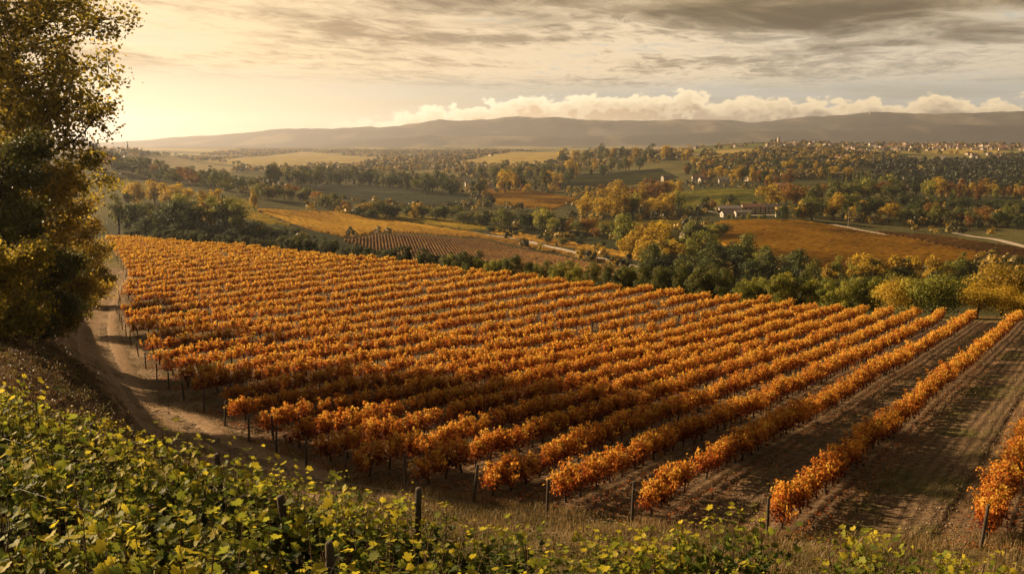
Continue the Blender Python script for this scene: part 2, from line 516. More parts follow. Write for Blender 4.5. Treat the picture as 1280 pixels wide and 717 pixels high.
# ------------------------------------------------------------------ materials
def new_mat(name):
    mt = bpy.data.materials.new(name)
    mt.use_nodes = True
    mt.node_tree.nodes.clear()
    return mt, NB(mt.node_tree)

def finish(mt, nb, shader):
    o = nb.node('ShaderNodeOutputMaterial')
    mt.node_tree.links.new(shader, o.inputs[0])
    return mt

def leaf_mat(name, stops, trans=0.35, obj_var=0.25, rough=0.55, spec=0.25):
    mt, nb = new_mat(name)
    at = nb.node('ShaderNodeAttribute', attribute_name='tint')
    r, g, b = nb.sep(at.outputs['Vector'])
    oi = nb.node('ShaderNodeObjectInfo')
    h = nb.add(r, nb.mul(nb.sub(oi.outputs['Random'], 0.5), obj_var))
    c = nb.ramp(h, stops)
    br = nb.add(0.76, nb.mul(g, 0.48))
    c = nb.mix(1.0, c, nb.comb(br, br, br), 'MULTIPLY')
    p = nb.node('ShaderNodeBsdfPrincipled')
    nb.put(p.inputs['Base Color'], c)
    p.inputs['Roughness'].default_value = rough
    p.inputs['Specular IOR Level'].default_value = spec
    tr = nb.node('ShaderNodeBsdfTranslucent')
    nb.put(tr.inputs[0], c)
    mx = nb.node('ShaderNodeMixShader')
    mx.inputs[0].default_value = trans
    mt.node_tree.links.new(p.outputs[0], mx.inputs[1])
    mt.node_tree.links.new(tr.outputs[0], mx.inputs[2])
    return finish(mt, nb, mx.outputs[0])

def rough_mat(name, c0, c1, scale=3.0, rough=0.9, bump=0.0, stretch=(1, 1, 1), coord='Object', detail=6):
    mt, nb = new_mat(name)
    tc = nb.node('ShaderNodeTexCoord')
    mp = nb.node('ShaderNodeMapping')
    mp.inputs['Scale'].default_value = stretch
    nb.put(mp.inputs[0], tc.outputs[coord])
    ns = nb.noise(mp.outputs[0], scale, detail, 0.6)
    c = nb.ramp(ns, [(0.3, c0), (0.7, c1)])
    p = nb.node('ShaderNodeBsdfPrincipled')
    nb.put(p.inputs['Base Color'], c)
    p.inputs['Roughness'].default_value = rough
    p.inputs['Specular IOR Level'].default_value = 0.2
    if bump:
        bn = nb.node('ShaderNodeBump')
        bn.inputs['Strength'].default_value = bump
        bn.inputs['Distance'].default_value = 0.05
        nb.put(bn.inputs['Height'], ns)
        nb.put(p.inputs['Normal'], bn.outputs[0])
    return finish(mt, nb, p.outputs[0])

M = {}
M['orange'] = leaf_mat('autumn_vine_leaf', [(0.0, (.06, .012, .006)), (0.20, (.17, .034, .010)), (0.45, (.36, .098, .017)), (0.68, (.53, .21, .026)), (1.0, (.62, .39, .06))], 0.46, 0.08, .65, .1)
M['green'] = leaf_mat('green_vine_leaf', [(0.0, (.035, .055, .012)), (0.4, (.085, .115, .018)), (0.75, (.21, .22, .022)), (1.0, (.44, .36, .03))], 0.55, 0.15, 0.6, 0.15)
M['bark'] = rough_mat('dark_bark', (.018, .013, .009), (.055, .04, .028), 9, 0.95, 0.6, (1, 1, .25))
M['post'] = rough_mat('weathered_post_wood', (.03, .024, .018), (.095, .075, .055), 14, 0.9, 0.5, (1, 1, .12))
PAL = {
    'dark': [(0.0, (.020, .028, .009)), (0.5, (.050, .066, .017)), (1.0, (.12, .125, .025))],
    'olive': [(0.0, (.036, .042, .010)), (0.5, (.098, .106, .020)), (1.0, (.22, .195, .027))],
    'gold': [(0.0, (.15, .095, .012)), (0.5, (.38, .25, .02)), (1.0, (.58, .40, .03))],
    'rust': [(0.0, (.075, .035, .010)), (0.5, (.20, .095, .018)), (1.0, (.34, .18, .025))],
    'sage': [(0.0, (.030, .036, .016)), (0.5, (.060, .070, .026)), (1.0, (.11, .12, .035))],
    'lime': [(0.0, (.06, .072, .013)), (0.5, (.19, .195, .028)), (1.0, (.40, .34, .042))],
}
for k_, st_ in PAL.items():
    M[k_] = leaf_mat('foliage_' + k_, st_, 0.45, 0.35, 0.6, 0.2)

# ------------------------------------------------------------------ layout of the vineyard and the fields
BETA = R(34.4)
RD = np.array([math.sin(BETA), math.cos(BETA)])       # along the rows
RN = np.array([math.cos(BETA), -math.sin(BETA)])      # across the rows
NEAR_EDGE = [(1330, 700), (1262, 690), (985, 668), (818, 650), (640, 628), (530, 612), (462, 603), (395, 580), (345, 556), (300, 532), (262, 508), (215, 475), (190, 450), (165, 418), (155, 392), (157, 368), (165, 347), (150, 325), (140, 310), (130, 298)]
FAR_EDGE = [(130, 295), (300, 309), (480, 326), (640, 345), (800, 364), (960, 381), (1120, 396), (1180, 401), (1240, 401), (1330, 402)]
def on_plane(px, py):
    ys = np.linspace(8, 420, 8000)
    g = vine_plane(ys) + tanp(py) * ys
    y = ys[int(np.argmax(g > 0))]
    return float(tcol(px, py)) * y, y
VINE_POLY = np.array([on_plane(*p) for p in NEAR_EDGE] + [on_plane(*p) for p in FAR_EDGE])
ROW_S = [3.6, -2.6, -8.6, -13.0, -16.1, -19.0, -22.0, -24.9, -28.0, -31.2, -34.6]
while ROW_S[-1] > -250:
    ROW_S.append(ROW_S[-1] - (float(np.interp(-ROW_S[-1], [36, 60, 110, 200], [4.0, 6.0, 7.1, 8.2])) + .25 * math.sin(len(ROW_S) * 2.1)))
def row_span(s):
    """ends of a row inside the vineyard"""
    us = np.linspace(-60, 420, 4000)
    p = RN[None] * s + RD[None] * us[:, None]
    m = inside(VINE_POLY, p[:, 0], p[:, 1])
    if not m.any(): return None
    return us[m][0], us[m][-1]

FIELDS = {   # photo outline, ground colour, row kind
    'rust': ([(426, 300), (470, 293), (520, 294), (600, 299), (700, 320), (848, 349), (780, 352), (650, 353), (560, 336)], (.125, .066, .026)),
    'amber': ([(318, 263), (420, 266), (520, 281), (588, 291), (650, 302), (838, 345), (700, 317), (600, 297), (520, 292), (470, 291), (430, 297), (390, 288)], (.17, .095, .03)),
    'strip': ([(312, 257), (400, 262), (500, 268), (640, 286), (588, 288), (520, 279), (420, 264)], (.13, .115, .028)),
    'lane_strip': ([(625, 288), (700, 301), (800, 320), (830, 332), (740, 314), (650, 299), (612, 291)], (.17, .10, .03)),
    'grey_green': ([(352, 231), (450, 231), (560, 240), (600, 252), (560, 259), (450, 253), (400, 243)], (.095, .098, .032)),
    'tan': ([(606, 237), (660, 237), (724, 249), (690, 263), (620, 256)], (.16, .11, .035)),
    'olive': ([(650, 229), (720, 219), (825, 211), (850, 222), (800, 230), (700, 238)], (.13, .125, .035)),
    'bright': ([(822, 246), (880, 236), (975, 240), (985, 250), (940, 258), (860, 263)], (.19, .22, .036)),
    'right_amber': ([(880, 288), (900, 277), (1000, 277), (1052, 285), (1140, 300), (1238, 320), (1190, 337), (1080, 338), (960, 330), (900, 305)], (.17, .095, .03)),
    'right_rust': ([(1092, 289), (1180, 296), (1284, 312), (1284, 326), (1235, 318), (1140, 299)], (.14, .075, .03)),
    'mid_strip': ([(680, 282), (760, 277), (855, 277), (850, 287), (745, 291)], (.20, .17, .035)),
    'left_a': ([(100, 217), (180, 228), (320, 254), (318, 262), (220, 246), (110, 232)], (.15, .155, .04)),
    'left_b': ([(150, 240), (220, 247), (316, 263), (370, 285), (330, 280), (200, 252)], (.12, .11, .035)),
    'left_hill': ([(160, 196), (220, 197), (310, 209), (290, 215), (220, 214), (165, 206)], (.19, .155, .075)),
    'village_meadow': ([(1150, 188), (1200, 186), (1262, 187), (1250, 191), (1170, 192)], (.26, .19, .055)),
    'pale_glade': ([(1125, 209), (1150, 206), (1160, 210), (1140, 213)], (.26, .19, .06)),  # clearing of paler ground among the hollow woods
    'plateau_field': ([(880, 190), (940, 186), (950, 192), (900, 198)], (.22, .16, .05)),
    'far_gold': ([(560, 205), (640, 190), (760, 187), (720, 200), (640, 207)], (.22, .165, .05)),
    'far_flat': ([(200, 194), (380, 190), (480, 198), (440, 208), (300, 206)], (.22, .17, .06)),
}
FW = {k: poly_world(v[0], 190 if k not in ('left_hill',) else 1300) for k, v in FIELDS.items()}
TRACK_PX = [(158, 338), (140, 352), (124, 375), (114, 402), (112, 428), (121, 458), (143, 490), (180, 521), (228, 551), (282, 577), (338, 596), (404, 616), (480, 640)]
def catmull(p, m=10):
    p = np.asarray(p, float)
    q = np.vstack([2 * p[0] - p[1], p, 2 * p[-1] - p[-2]])
    out = []
    for i in range(1, len(q) - 2):
        for s in np.linspace(0, 1, m, endpoint=False):
            a, b, c, d_ = q[i - 1], q[i], q[i + 1], q[i + 2]
            out.append(.5 * ((2 * b) + (c - a) * s + (2 * a - 5 * b + 4 * c - d_) * s * s + (3 * b - a - 3 * c + d_) * s ** 3))
    out.append(p[-1])
    return np.array(out)
TRACK = catmull([spot(a, b, 25) for a, b in TRACK_PX], 12)

# ------------------------------------------------------------------ ground sheet
def ground_sheet():
    X = YG[:, None] * TG[None, :]
    Y = np.repeat(YG[:, None], NT, 1)
    x, y = X.ravel(), Y.ravel()
    rng = np.random.default_rng(1)
    col = np.empty((len(x), 3))
    nA = smooth_noise(x / 3, y / 3, 21, 4)[:, None]
    nB = smooth_noise(x / 22, y / 22, 22, 4)[:, None]
    dry, grn, soil = np.array((.155, .108, .045)), np.array((.062, .068, .020)), np.array((.125, .084, .048))
    k = np.clip(.5 + 2.2 * nB + 1.0 * nA, 0, 1)
    col[:] = dry * k + grn * (1 - k)
    # valley: woodland floor and rough pasture
    v = np.clip((y - 170) / 60, 0, 1)[:, None]
    nC = smooth_noise(x / 90, y / 90, 23, 4)[:, None]
    kk = np.clip(.45 + 2.4 * nC, 0, 1)
    col = col * (1 - v) + v * (np.array((.030, .032, .012)) * (1 - kk) + np.array((.085, .075, .026)) * kk)
    # far plain: patchwork of fields and woods
    w = np.clip((y - 1500) / 700, 0, 1)[:, None]
    cx = np.floor(x / 150 + 1.2 * smooth_noise(x / 420, y / 420, 31, 2)).astype(np.int64)
    cyy = np.floor(y / 260 + 1.2 * smooth_noise(x / 420, y / 420, 32, 2)).astype(np.int64)
    hsh = ((cx * 73856093) ^ (cyy * 19349663)) % 11
    palp = np.array([(.19, .15, .05), (.05, .055, .02), (.13, .12, .035), (.24, .18, .06), (.04, .045, .018), (.09, .095, .03), (.17, .12, .045), (.06, .06, .02), (.20, .17, .07), (.045, .05, .02), (.12, .10, .035)])
    plain = palp[hsh]
    col = col * (1 - w) + plain * w
    # wooded mountains with a few clearings
    u = np.clip((y - 5900) / 500, 0, 1)[:, None]
    nM = smooth_noise(x / 260, y / 700, 41, 5)[:, None]
    mt_ = np.clip((nM - .06) * 6, 0, 1) * .8
    col = col * (1 - u) + u * (np.array((.050, .046, .040)) * (1 - mt_) + np.array((.15, .125, .085)) * mt_)
    for key, poly in FW.items():
        mk = inside(poly, x, y)
        c = np.array(FIELDS[key][1])
        col[mk] = c * (1 + .5 * nB[mk])
    # headland and track side
    dtr = line_dist(TRACK, x, y)
    hk = np.clip(1 - (dtr - 4.5) / 2.5 + 2.2 * nA[:, 0], 0, 1) * (y < 200)
    col = col * (1 - hk[:, None]) + hk[:, None] * np.array((.19, .135, .08)) * (1 + 1.4 * nA)
    vm = inside(VINE_POLY, x, y)
    s = x * RN[0] + y * RN[1]
    rs = np.sort(np.array(ROW_S))
    i = np.clip(np.searchsorted(rs, s), 1, len(rs) - 1)
    rowd = np.minimum(np.abs(s - rs[i - 1]), np.abs(rs[i] - s))
    rowd = np.where((s > rs[-1]) | (s < rs[0]), 3, rowd)
    col[vm] = (soil * .9)[None] * (1 + .5 * nA[vm])
    # bank left of the track: reddish dry brush
    bank = (x < np.interp(y, TRACK[::-1, 1], TRACK[::-1, 0]) - 3) & (y > 22) & (y < 130)
    kb = np.clip(.5 + 1.6 * nB + .8 * nA, 0, 1)
    col[bank] = ((np.array((.115, .062, .036)) * kb + np.array((.075, .066, .026)) * (1 - kb)))[bank]
    idx = np.arange(NY * NT).reshape(NY, NT)
    f = np.stack([idx[:-1, :-1], idx[:-1, 1:], idx[1:, 1:], idx[1:, :-1]], -1).reshape(-1, 4)
    mt, nb = new_mat('ground_soil_grass')
    ca = nb.node('ShaderNodeAttribute', attribute_name='col')
    va = nb.node('ShaderNodeAttribute', attribute_name='vine')
    ra = nb.node('ShaderNodeAttribute', attribute_name='rowd')
    geo = nb.node('ShaderNodeNewGeometry')
    px_, py_, pz_ = nb.sep(geo.outputs['Position'])
    flat = nb.comb(px_, py_, 0.0)
    al = nb.add(nb.mul(px_, float(RD[0])), nb.mul(py_, float(RD[1])))
    ac = nb.add(nb.mul(px_, float(RN[0])), nb.mul(py_, float(RN[1])))
    n1 = nb.noise(flat, 0.9, 8, 0.65)
    n2 = nb.noise(nb.comb(nb.mul(al, 0.6), nb.mul(ac, 2.2), 5.0), 1.6, 7, 0.68)
    n3 = nb.noise(flat, 0.013, 7, 0.62)
    n4 = nb.noise(flat, 0.22, 5, 0.6)
    clod = nb.noise(nb.comb(nb.mul(px_, 1.0), nb.mul(py_, 2.4), 1.0), 3.2, 6, 0.7)  # clods and dirt, plus sideways streaks of light and shade painted in
    br = nb.add(0.55, nb.mul(n1, 0.9))
    base = nb.mix(1.0, ca.outputs['Color'], nb.comb(br, br, br), 'MULTIPLY')
    br3 = nb.add(0.45, nb.mul(n3, 1.1))
    base = nb.mix(1.0, base, nb.comb(br3, br3, br3), 'MULTIPLY')
    # between the vine rows: bare strip under the vines, ruts, weedy middles
    rd = nb.add(ra.outputs['Fac'], nb.mul(nb.sub(n1, 0.5), 0.7))
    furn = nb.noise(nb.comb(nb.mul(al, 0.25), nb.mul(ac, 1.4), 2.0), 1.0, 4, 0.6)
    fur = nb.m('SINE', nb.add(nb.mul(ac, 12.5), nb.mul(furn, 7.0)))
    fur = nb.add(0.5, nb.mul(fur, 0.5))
    grassk = nb.mul(nb.ss(0.75, 1.25, rd), nb.ss(0.46, 0.62, n4))
    rut = nb.mul(nb.ss(0.95, 1.15, rd), nb.ss(1.55, 1.35, rd))
    gcol = nb.ramp(n2, [(0.32, (.030, .032, .011)), (0.5, (.085, .080, .024)), (0.70, (.20, .145, .055))])
    scol = nb.ramp(clod, [(0.28, (.040, .027, .016)), (0.48, (.115, .076, .043)), (0.72, (.25, .175, .10))])
    vcol = nb.mix(nb.mul(grassk, 0.85), scol, gcol)
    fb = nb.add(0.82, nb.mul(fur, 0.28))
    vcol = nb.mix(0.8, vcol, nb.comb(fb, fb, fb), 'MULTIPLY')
    vcol = nb.mix(nb.mul(rut, 0.7), vcol, nb.mix(1.0, scol, (1.15, 1.05, .95), 'MULTIPLY'))
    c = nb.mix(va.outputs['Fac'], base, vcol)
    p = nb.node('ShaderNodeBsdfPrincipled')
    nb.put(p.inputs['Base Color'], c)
    p.inputs['Roughness'].default_value = 0.95
    p.inputs['Specular IOR Level'].default_value = 0.03
    bn = nb.node('ShaderNodeBump')
    bn.inputs['Strength'].default_value = 0.9
    bn.inputs['Distance'].default_value = 0.30
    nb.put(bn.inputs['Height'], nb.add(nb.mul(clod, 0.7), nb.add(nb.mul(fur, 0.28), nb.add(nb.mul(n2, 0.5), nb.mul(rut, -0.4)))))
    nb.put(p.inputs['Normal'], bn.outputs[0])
    finish(mt, nb, p.outputs[0])
    zz = H.ravel().copy()
    # rounded ruts pressed into the alleys
    zz -= np.where(vm & (rowd > .9) & (rowd < 1.6), .06, 0)
    zz += np.where(vm & (rowd < .5), .06, 0)
    me = np_mesh('ground', np.stack([x, y, zz], 1), [f], [mt], attrs={'col': np.clip(col, .004, 1), 'vine': vm.astype(float), 'rowd': rowd}, smooth=True)
    tag(link('ground', me), 'rolling autumn farmland falling from a bank into a wide valley', 'ground', kind='structure')

ground_sheet()

def ribbon(name, path, halfw, mat, lift, label, across=2, ruts=0.0, jit=0.0, seed=1):
    path = np.asarray(path)
    rng = np.random.default_rng(seed)
    tn = np.gradient(path, axis=0); tn /= np.linalg.norm(tn, axis=1)[:, None]
    nr = np.stack([tn[:, 1], -tn[:, 0]], 1)
    hw = np.broadcast_to(halfw, (len(path),)).astype(float)
    cc = np.linspace(-1, 1, across)
    jl = 1 + jit * np.repeat(rng.normal(size=len(path))[:, None], across, 1) * (np.abs(cc) > .95)
    v = path[:, None] + nr[:, None] * (cc[None, :] * hw[:, None] * jl)[..., None]
    z = ground(v[..., 0], v[..., 1]) + lift
    if ruts:
        z = z - ruts * (np.exp(-((np.abs(cc) - .42) / .13) ** 2))[None] + .02
        z[:, 0] -= lift + .05; z[:, -1] -= lift + .05; z[:, 1] -= lift * .6; z[:, -2] -= lift * .6
    vs = np.concatenate([v, z[..., None]], -1).reshape(-1, 3)
    idx = np.arange(len(path) * across).reshape(len(path), across)
    f = np.stack([idx[:-1, :-1], idx[1:, :-1], idx[1:, 1:], idx[:-1, 1:]], -1).reshape(-1, 4)
    cca = np.tile(cc, len(path))
    me = np_mesh(name, vs, [f], [mat], attrs={'cross': cca}, smooth=True)
    return tag(link(name, me), label, 'road', kind='structure')

def track_mat():
    mt, nb = new_mat('track_earth')
    cr = nb.node('ShaderNodeAttribute', attribute_name='cross')
    geo = nb.node('ShaderNodeNewGeometry')
    px_, py_, pz_ = nb.sep(geo.outputs['Position'])
    flat = nb.comb(px_, py_, 0.0)
    n1 = nb.noise(flat, 1.4, 8, 0.68)
    n2 = nb.noise(flat, 0.35, 5, 0.6)
    n3 = nb.noise(nb.comb(px_, nb.mul(py_, 2.5), 0.0), 2.6, 7, 0.7)
    a = nb.add(nb.m('ABSOLUTE', cr.outputs['Fac']), nb.mul(nb.sub(n1, 0.5), 0.22))
    wheel = nb.mul(nb.ss(0.22, 0.36, a), nb.ss(0.64, 0.48, a))
    earth = nb.ramp(n3, [(0.32, (.080, .055, .032)), (0.5, (.21, .140, .080)), (0.68, (.37, .255, .15))])
    grass = nb.ramp(n1, [(0.3, (.050, .048, .018)), (0.7, (.14, .10, .045))])
    mid = nb.mul(nb.ss(0.24, 0.05, a), nb.ss(0.42, 0.6, n2))
    c = nb.mix(nb.mul(mid, 0.8), earth, grass)
    c = nb.mix(nb.mul(wheel, 0.6), c, (.33, .24, .155))
    c = nb.mix(nb.ss(0.72, 1.0, a), c, nb.mix(n2, (.15, .104, .06), (.10, .075, .035)))
    p = nb.node('ShaderNodeBsdfPrincipled')
    nb.put(p.inputs['Base Color'], c)
    p.inputs['Roughness'].default_value = 0.95
    p.inputs['Specular IOR Level'].default_value = 0.03
    bn = nb.node('ShaderNodeBump')
    bn.inputs['Strength'].default_value = 0.8
    bn.inputs['Distance'].default_value = 0.10
    nb.put(bn.inputs['Height'], nb.add(n1, n3))
    nb.put(p.inputs['Normal'], bn.outputs[0])
    return finish(mt, nb, p.outputs[0])

ribbon('dirt_track', TRACK, 3.2, track_mat(), 0.05, 'rutted earth track curving round the edge of the vineyard', 17, 0.15, 0.06)
pale = rough_mat('pale_gravel', (.26, .21, .15), (.40, .33, .25), 0.5)
def lane(name, pts, hw, label):
    w = catmull([spot(a, b, 190) for a, b in pts], 14)
    ribbon(name, w, hw, pale, 0.35, label, 3)
lane('gravel_lane', [(585, 290), (640, 299), (700, 312), (770, 329), (852, 348)], 3.2, 'pale gravel lane crossing the rust coloured vine field')
lane('gravel_lane', [(1040, 281), (1070, 287), (1095, 292), (1112, 297)], 3.2, 'pale lane leaving the wood beside the utility pole')
lane('gravel_lane', [(1190, 291), (1216, 296), (1245, 300), (1290, 311)], 3.0, 'pale lane at the right edge below the dark wood')
lane('gravel_lane', [(1110, 297), (1140, 305), (1180, 315), (1235, 326)], 1.6, 'narrow pale farm track dividing the orange field on the right')
lane('gravel_lane', [(880, 264), (925, 269), (985, 269)], 3.0, 'pale yard lane in front of the farm buildings')

# ------------------------------------------------------------------ orange vineyard
def vine_canopy(rng, nl, length, width, bottom, top, leaf, template, bias=0.0):
    """leaves hanging on upright shoots of one vine"""
    ns = max(8, int(length * 11))
    sx = rng.uniform(-length / 2, length / 2, ns)
    sw = rng.normal(0, width * .22, ns)
    sh = bottom + (top - bottom) * rng.uniform(.62, 1.06, ns)
    lean = rng.normal(0, .22, (ns, 2))
    k = rng.integers(0, ns, nl)
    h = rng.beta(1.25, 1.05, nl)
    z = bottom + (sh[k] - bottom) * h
    out = np.where(rng.random(nl) < .5, -1, 1) * np.abs(rng.normal(0, .5, nl)) * width * .5 * (1.1 - .55 * h)
    pos = np.stack([sx[k] + lean[k, 0] * h + rng.normal(0, .05, nl), sw[k] + lean[k, 1] * h + out, z], 1)
    nrm = rand_dir(rng, nl) * .75 + np.stack([np.zeros(nl), np.sign(pos[:, 1]) * .6, np.full(nl, .45)], 1)
    patch = rng.normal(0, .13, ns)[k]
    hue = np.clip(.12 + .66 * h + patch + rng.normal(0, .15, nl) + bias, 0, 1)  # autumn hues, with lit tops and shaded bottoms painted in by height
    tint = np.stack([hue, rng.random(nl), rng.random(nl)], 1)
    size = leaf * rng.uniform(.5, 1.45, nl)
    return leaves(rng, pos, nrm, size, template, tint, droop=.9)

def vine_trunk(rng, height=.62, r=.045):
    g = Geo()
    lean = rng.normal(0, .06, 2)
    zz = np.linspace(-.15, height, 6)
    pts = np.stack([lean[0] * zz + .03 * np.sin(zz * 5 + rng.random() * 6), lean[1] * zz + .03 * np.cos(zz * 6 + rng.random() * 6), zz], 1)
    g.tube(pts, np.linspace(r * 1.25, r * .8, 6), 6)
    for sgn in (-1, 1):
        q = np.array([pts[-1], pts[-1] + (sgn * .22, rng.normal(0, .04), .14), pts[-1] + (sgn * .5, rng.normal(0, .06), .18)])
        g.tube(q, np.array([r * .7, r * .5, r * .3]), 5)
    for _ in range(7):
        a = pts[-1] + (rng.uniform(-.5, .5), 0, .16)
        b = a + (rng.normal(0, .15), rng.normal(0, .12), rng.uniform(.5, .95))
        g.tube([a, (a + b) / 2 + rng.normal(0, .03, 3), b], np.array([.010, .008, .004]), 3, False)
    return g

V_TOP = 1.52
rngv = np.random.default_rng(77)
vine_variants = []
for i in range(10):
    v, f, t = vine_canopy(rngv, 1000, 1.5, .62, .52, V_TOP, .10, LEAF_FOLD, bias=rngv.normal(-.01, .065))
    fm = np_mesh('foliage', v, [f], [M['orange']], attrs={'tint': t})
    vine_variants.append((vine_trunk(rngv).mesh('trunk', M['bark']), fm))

plants = []      # x, y, row, index in row, last
ORD = ['first', 'second', 'third', 'fourth', 'fifth', 'sixth', 'seventh', 'eighth', 'ninth', 'tenth', 'eleventh', 'twelfth', 'thirteenth', 'fourteenth', 'fifteenth', 'sixteenth', 'seventeenth', 'eighteenth', 'nineteenth', 'twentieth']
def ordinal(i):
    if i < 20: return ORD[i]
    tens = {2: 'twenty', 3: 'thirty', 4: 'forty', 5: 'fifty', 6: 'sixty'}[(i + 1) // 10]
    return tens + '-' + ORD[(i + 1) % 10 - 1] if (i + 1) % 10 else {2: 'twentieth', 3: 'thirtieth', 4: 'fortieth', 5: 'fiftieth', 6: 'sixtieth'}[(i + 1) // 10]
GAP = np.array([on_plane(*p) for p in [(690, 432), (800, 432), (900, 398), (850, 386), (700, 400), (640, 416)]])
row_ends = {}
for ri, s in enumerate(ROW_S):
    sp_ = row_span(s)
    if sp_ is None or sp_[1] - sp_[0] < 2: continue
    row_ends[ri] = sp_
    uu = np.arange(sp_[0] + .5, sp_[1] - .3, 1.08)
    for k, u_ in enumerate(uu):
        p_ = RN * s + RD * (u_ + rngv.normal(0, .05)) + RN * rngv.normal(0, .05)
        missing = rngv.random() < .035
        if inside(GAP, np.array([p_[0]]), np.array([p_[1]]))[0]:
            missing = rngv.random() < .35
        if not missing:
            plants.append((p_[0], p_[1], ri, k))
PL = np.array(plants)
PZ = ground(PL[:, 0], PL[:, 1])
# which vines show largest: nearest ones inside the frame
c_ = PL[:, 1] * CT - PZ * ST
pxs = 640 + F * PL[:, 0] / c_
order = np.argsort(np.where((pxs > -20) & (pxs < 1300), c_, 1e6))
single = set(order[:300].tolist())
DIRZ = math.atan2(RD[1], RD[0])
rows_named = {}
for i in sorted(single, key=lambda q: (PL[q, 2], PL[q, 3])):
    ri = int(PL[i, 2])
    rows_named.setdefault(ri, []).append(i)
for n_r, ri in enumerate(sorted(rows_named)):
    rowname = ['the cut-off row at the right edge', 'the lone row beside the wide alley', 'the second full row from right', 'the third full row from right', 'the fourth full row from right', 'the fifth full row from right', 'the sixth full row from right'][min(n_r, 6)] if n_r < 7 else 'the %s full row from right' % ordinal(n_r - 1)
    for q, i in enumerate(rows_named[ri]):
        tm, fm = vine_variants[int(rngv.integers(0, 10))]
        e = link('grapevine', None, None, (PL[i, 0], PL[i, 1], PZ[i] - .02), DIRZ + (math.pi if rngv.random() < .5 else 0), 1.0)
        sc = rngv.choice([rngv.uniform(.93, 1.08), rngv.uniform(.74, .95)], p=[.8, .2])
        e.scale = (1, rngv.uniform(.85, 1.15), sc)
        if q == 0:
            lb = 'orange-red grapevine at the near end of ' + rowname
        elif q < 6:
            lb = 'orange grapevine %s from near end of %s' % (ORD[q], rowname)
        else:
            lb = 'orange and gold grapevine further up ' + rowname
        tag(e, lb, 'grapevine', 'orange grapevines of ' + rowname)
        link('trunk', tm, e)
        link('foliage', fm, e)

def far_vines():
    V_, F_, T_, MI = [], [], [], []
    off = 0
    rest = np.array([i for i in range(len(PL)) if i not in single])
    rng = np.random.default_rng(9)
    dist = PL[rest, 1]
    for lo, hi, nl, leaf, tpl in ((0, 70, 520, .125, LEAF_FOLD), (70, 110, 300, .165, LEAF_FOLD), (110, 160, 170, .22, LEAF_FOLD), (160, 500, 100, .29, LEAF_FOLD)):
        sel = rest[(dist >= lo) & (dist < hi)]
        if not len(sel): continue
        varn = []
        for _ in range(14):
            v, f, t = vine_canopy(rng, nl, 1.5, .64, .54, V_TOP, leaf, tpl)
            varn.append((v, f, t))
        pick = rng.integers(0, 14, len(sel))
        for w in range(14):
            ss_ = sel[pick == w]
            if not len(ss_): continue
            v, f, t = varn[w]
            v2 = v.copy()
            flip = np.where(rng.random(len(ss_)) < .5, 1, -1)[:, None]
            hz = rng.uniform(.80, 1.12, len(ss_))[:, None]
            lx, lyy = v2[None, :, 0] * flip, v2[None, :, 1]
            X = PL[ss_, 0][:, None] + lx * RD[0] + lyy * RN[0]
            Y = PL[ss_, 1][:, None] + lx * RD[1] + lyy * RN[1]
            Z = PZ[ss_][:, None] + v2[None, :, 2] * hz
            V_.append(np.stack([X, Y, Z], -1).reshape(-1, 3))
            ff = f[None] + (np.arange(len(ss_)) * len(v))[:, None, None] + off
            F_.append(ff.reshape(-1, 3))
            # leaves turn from red to gold toward the far left of the slope
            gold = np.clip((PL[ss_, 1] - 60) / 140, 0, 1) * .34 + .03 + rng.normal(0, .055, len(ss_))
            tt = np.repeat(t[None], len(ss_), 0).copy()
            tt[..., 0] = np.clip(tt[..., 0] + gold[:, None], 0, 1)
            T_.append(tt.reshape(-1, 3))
            off += len(v) * len(ss_)
    nl_tot = sum(len(f) for f in F_)
    # trunks: slim four-sided stems
    sel = rest[dist < 190]
    a = np.array([(-.045, -.045), (.045, -.045), (.045, .045), (-.045, .045)])
    ln = rng.normal(0, .05, (len(sel), 2))
    bot = np.stack([PL[sel, 0][:, None] + a[None, :, 0], PL[sel, 1][:, None] + a[None, :, 1], np.repeat(PZ[sel][:, None] - .1, 4, 1)], -1)
    top = bot.copy(); top[..., 2] += .95; top[..., 0] += ln[:, None, 0]; top[..., 1] += ln[:, None, 1]
    vv = np.concatenate([bot, top], 1).reshape(-1, 3)
    q = np.array([(0, 1, 5, 4), (1, 2, 6, 5), (2, 3, 7, 6), (3, 0, 4, 7)])
    fq = (q[None] + (np.arange(len(sel)) * 8)[:, None, None] + off).reshape(-1, 4)
    verts = np.concatenate(V_ + [vv]); tint = np.concatenate(T_ + [np.zeros((len(vv), 3))])
    tri = np.concatenate(F_)
    mi = np.concatenate([np.zeros(len(tri), int), np.ones(len(fq), int)])
    me = np_mesh('vineyard_rows', verts, [tri, fq], [M['orange'], M['bark']], mi, {'tint': tint})
    tag(link('grapevine_rows', me), 'golden orange grapevines in long rows covering the slope behind the near vines', 'vineyard', kind='stuff')
far_vines()

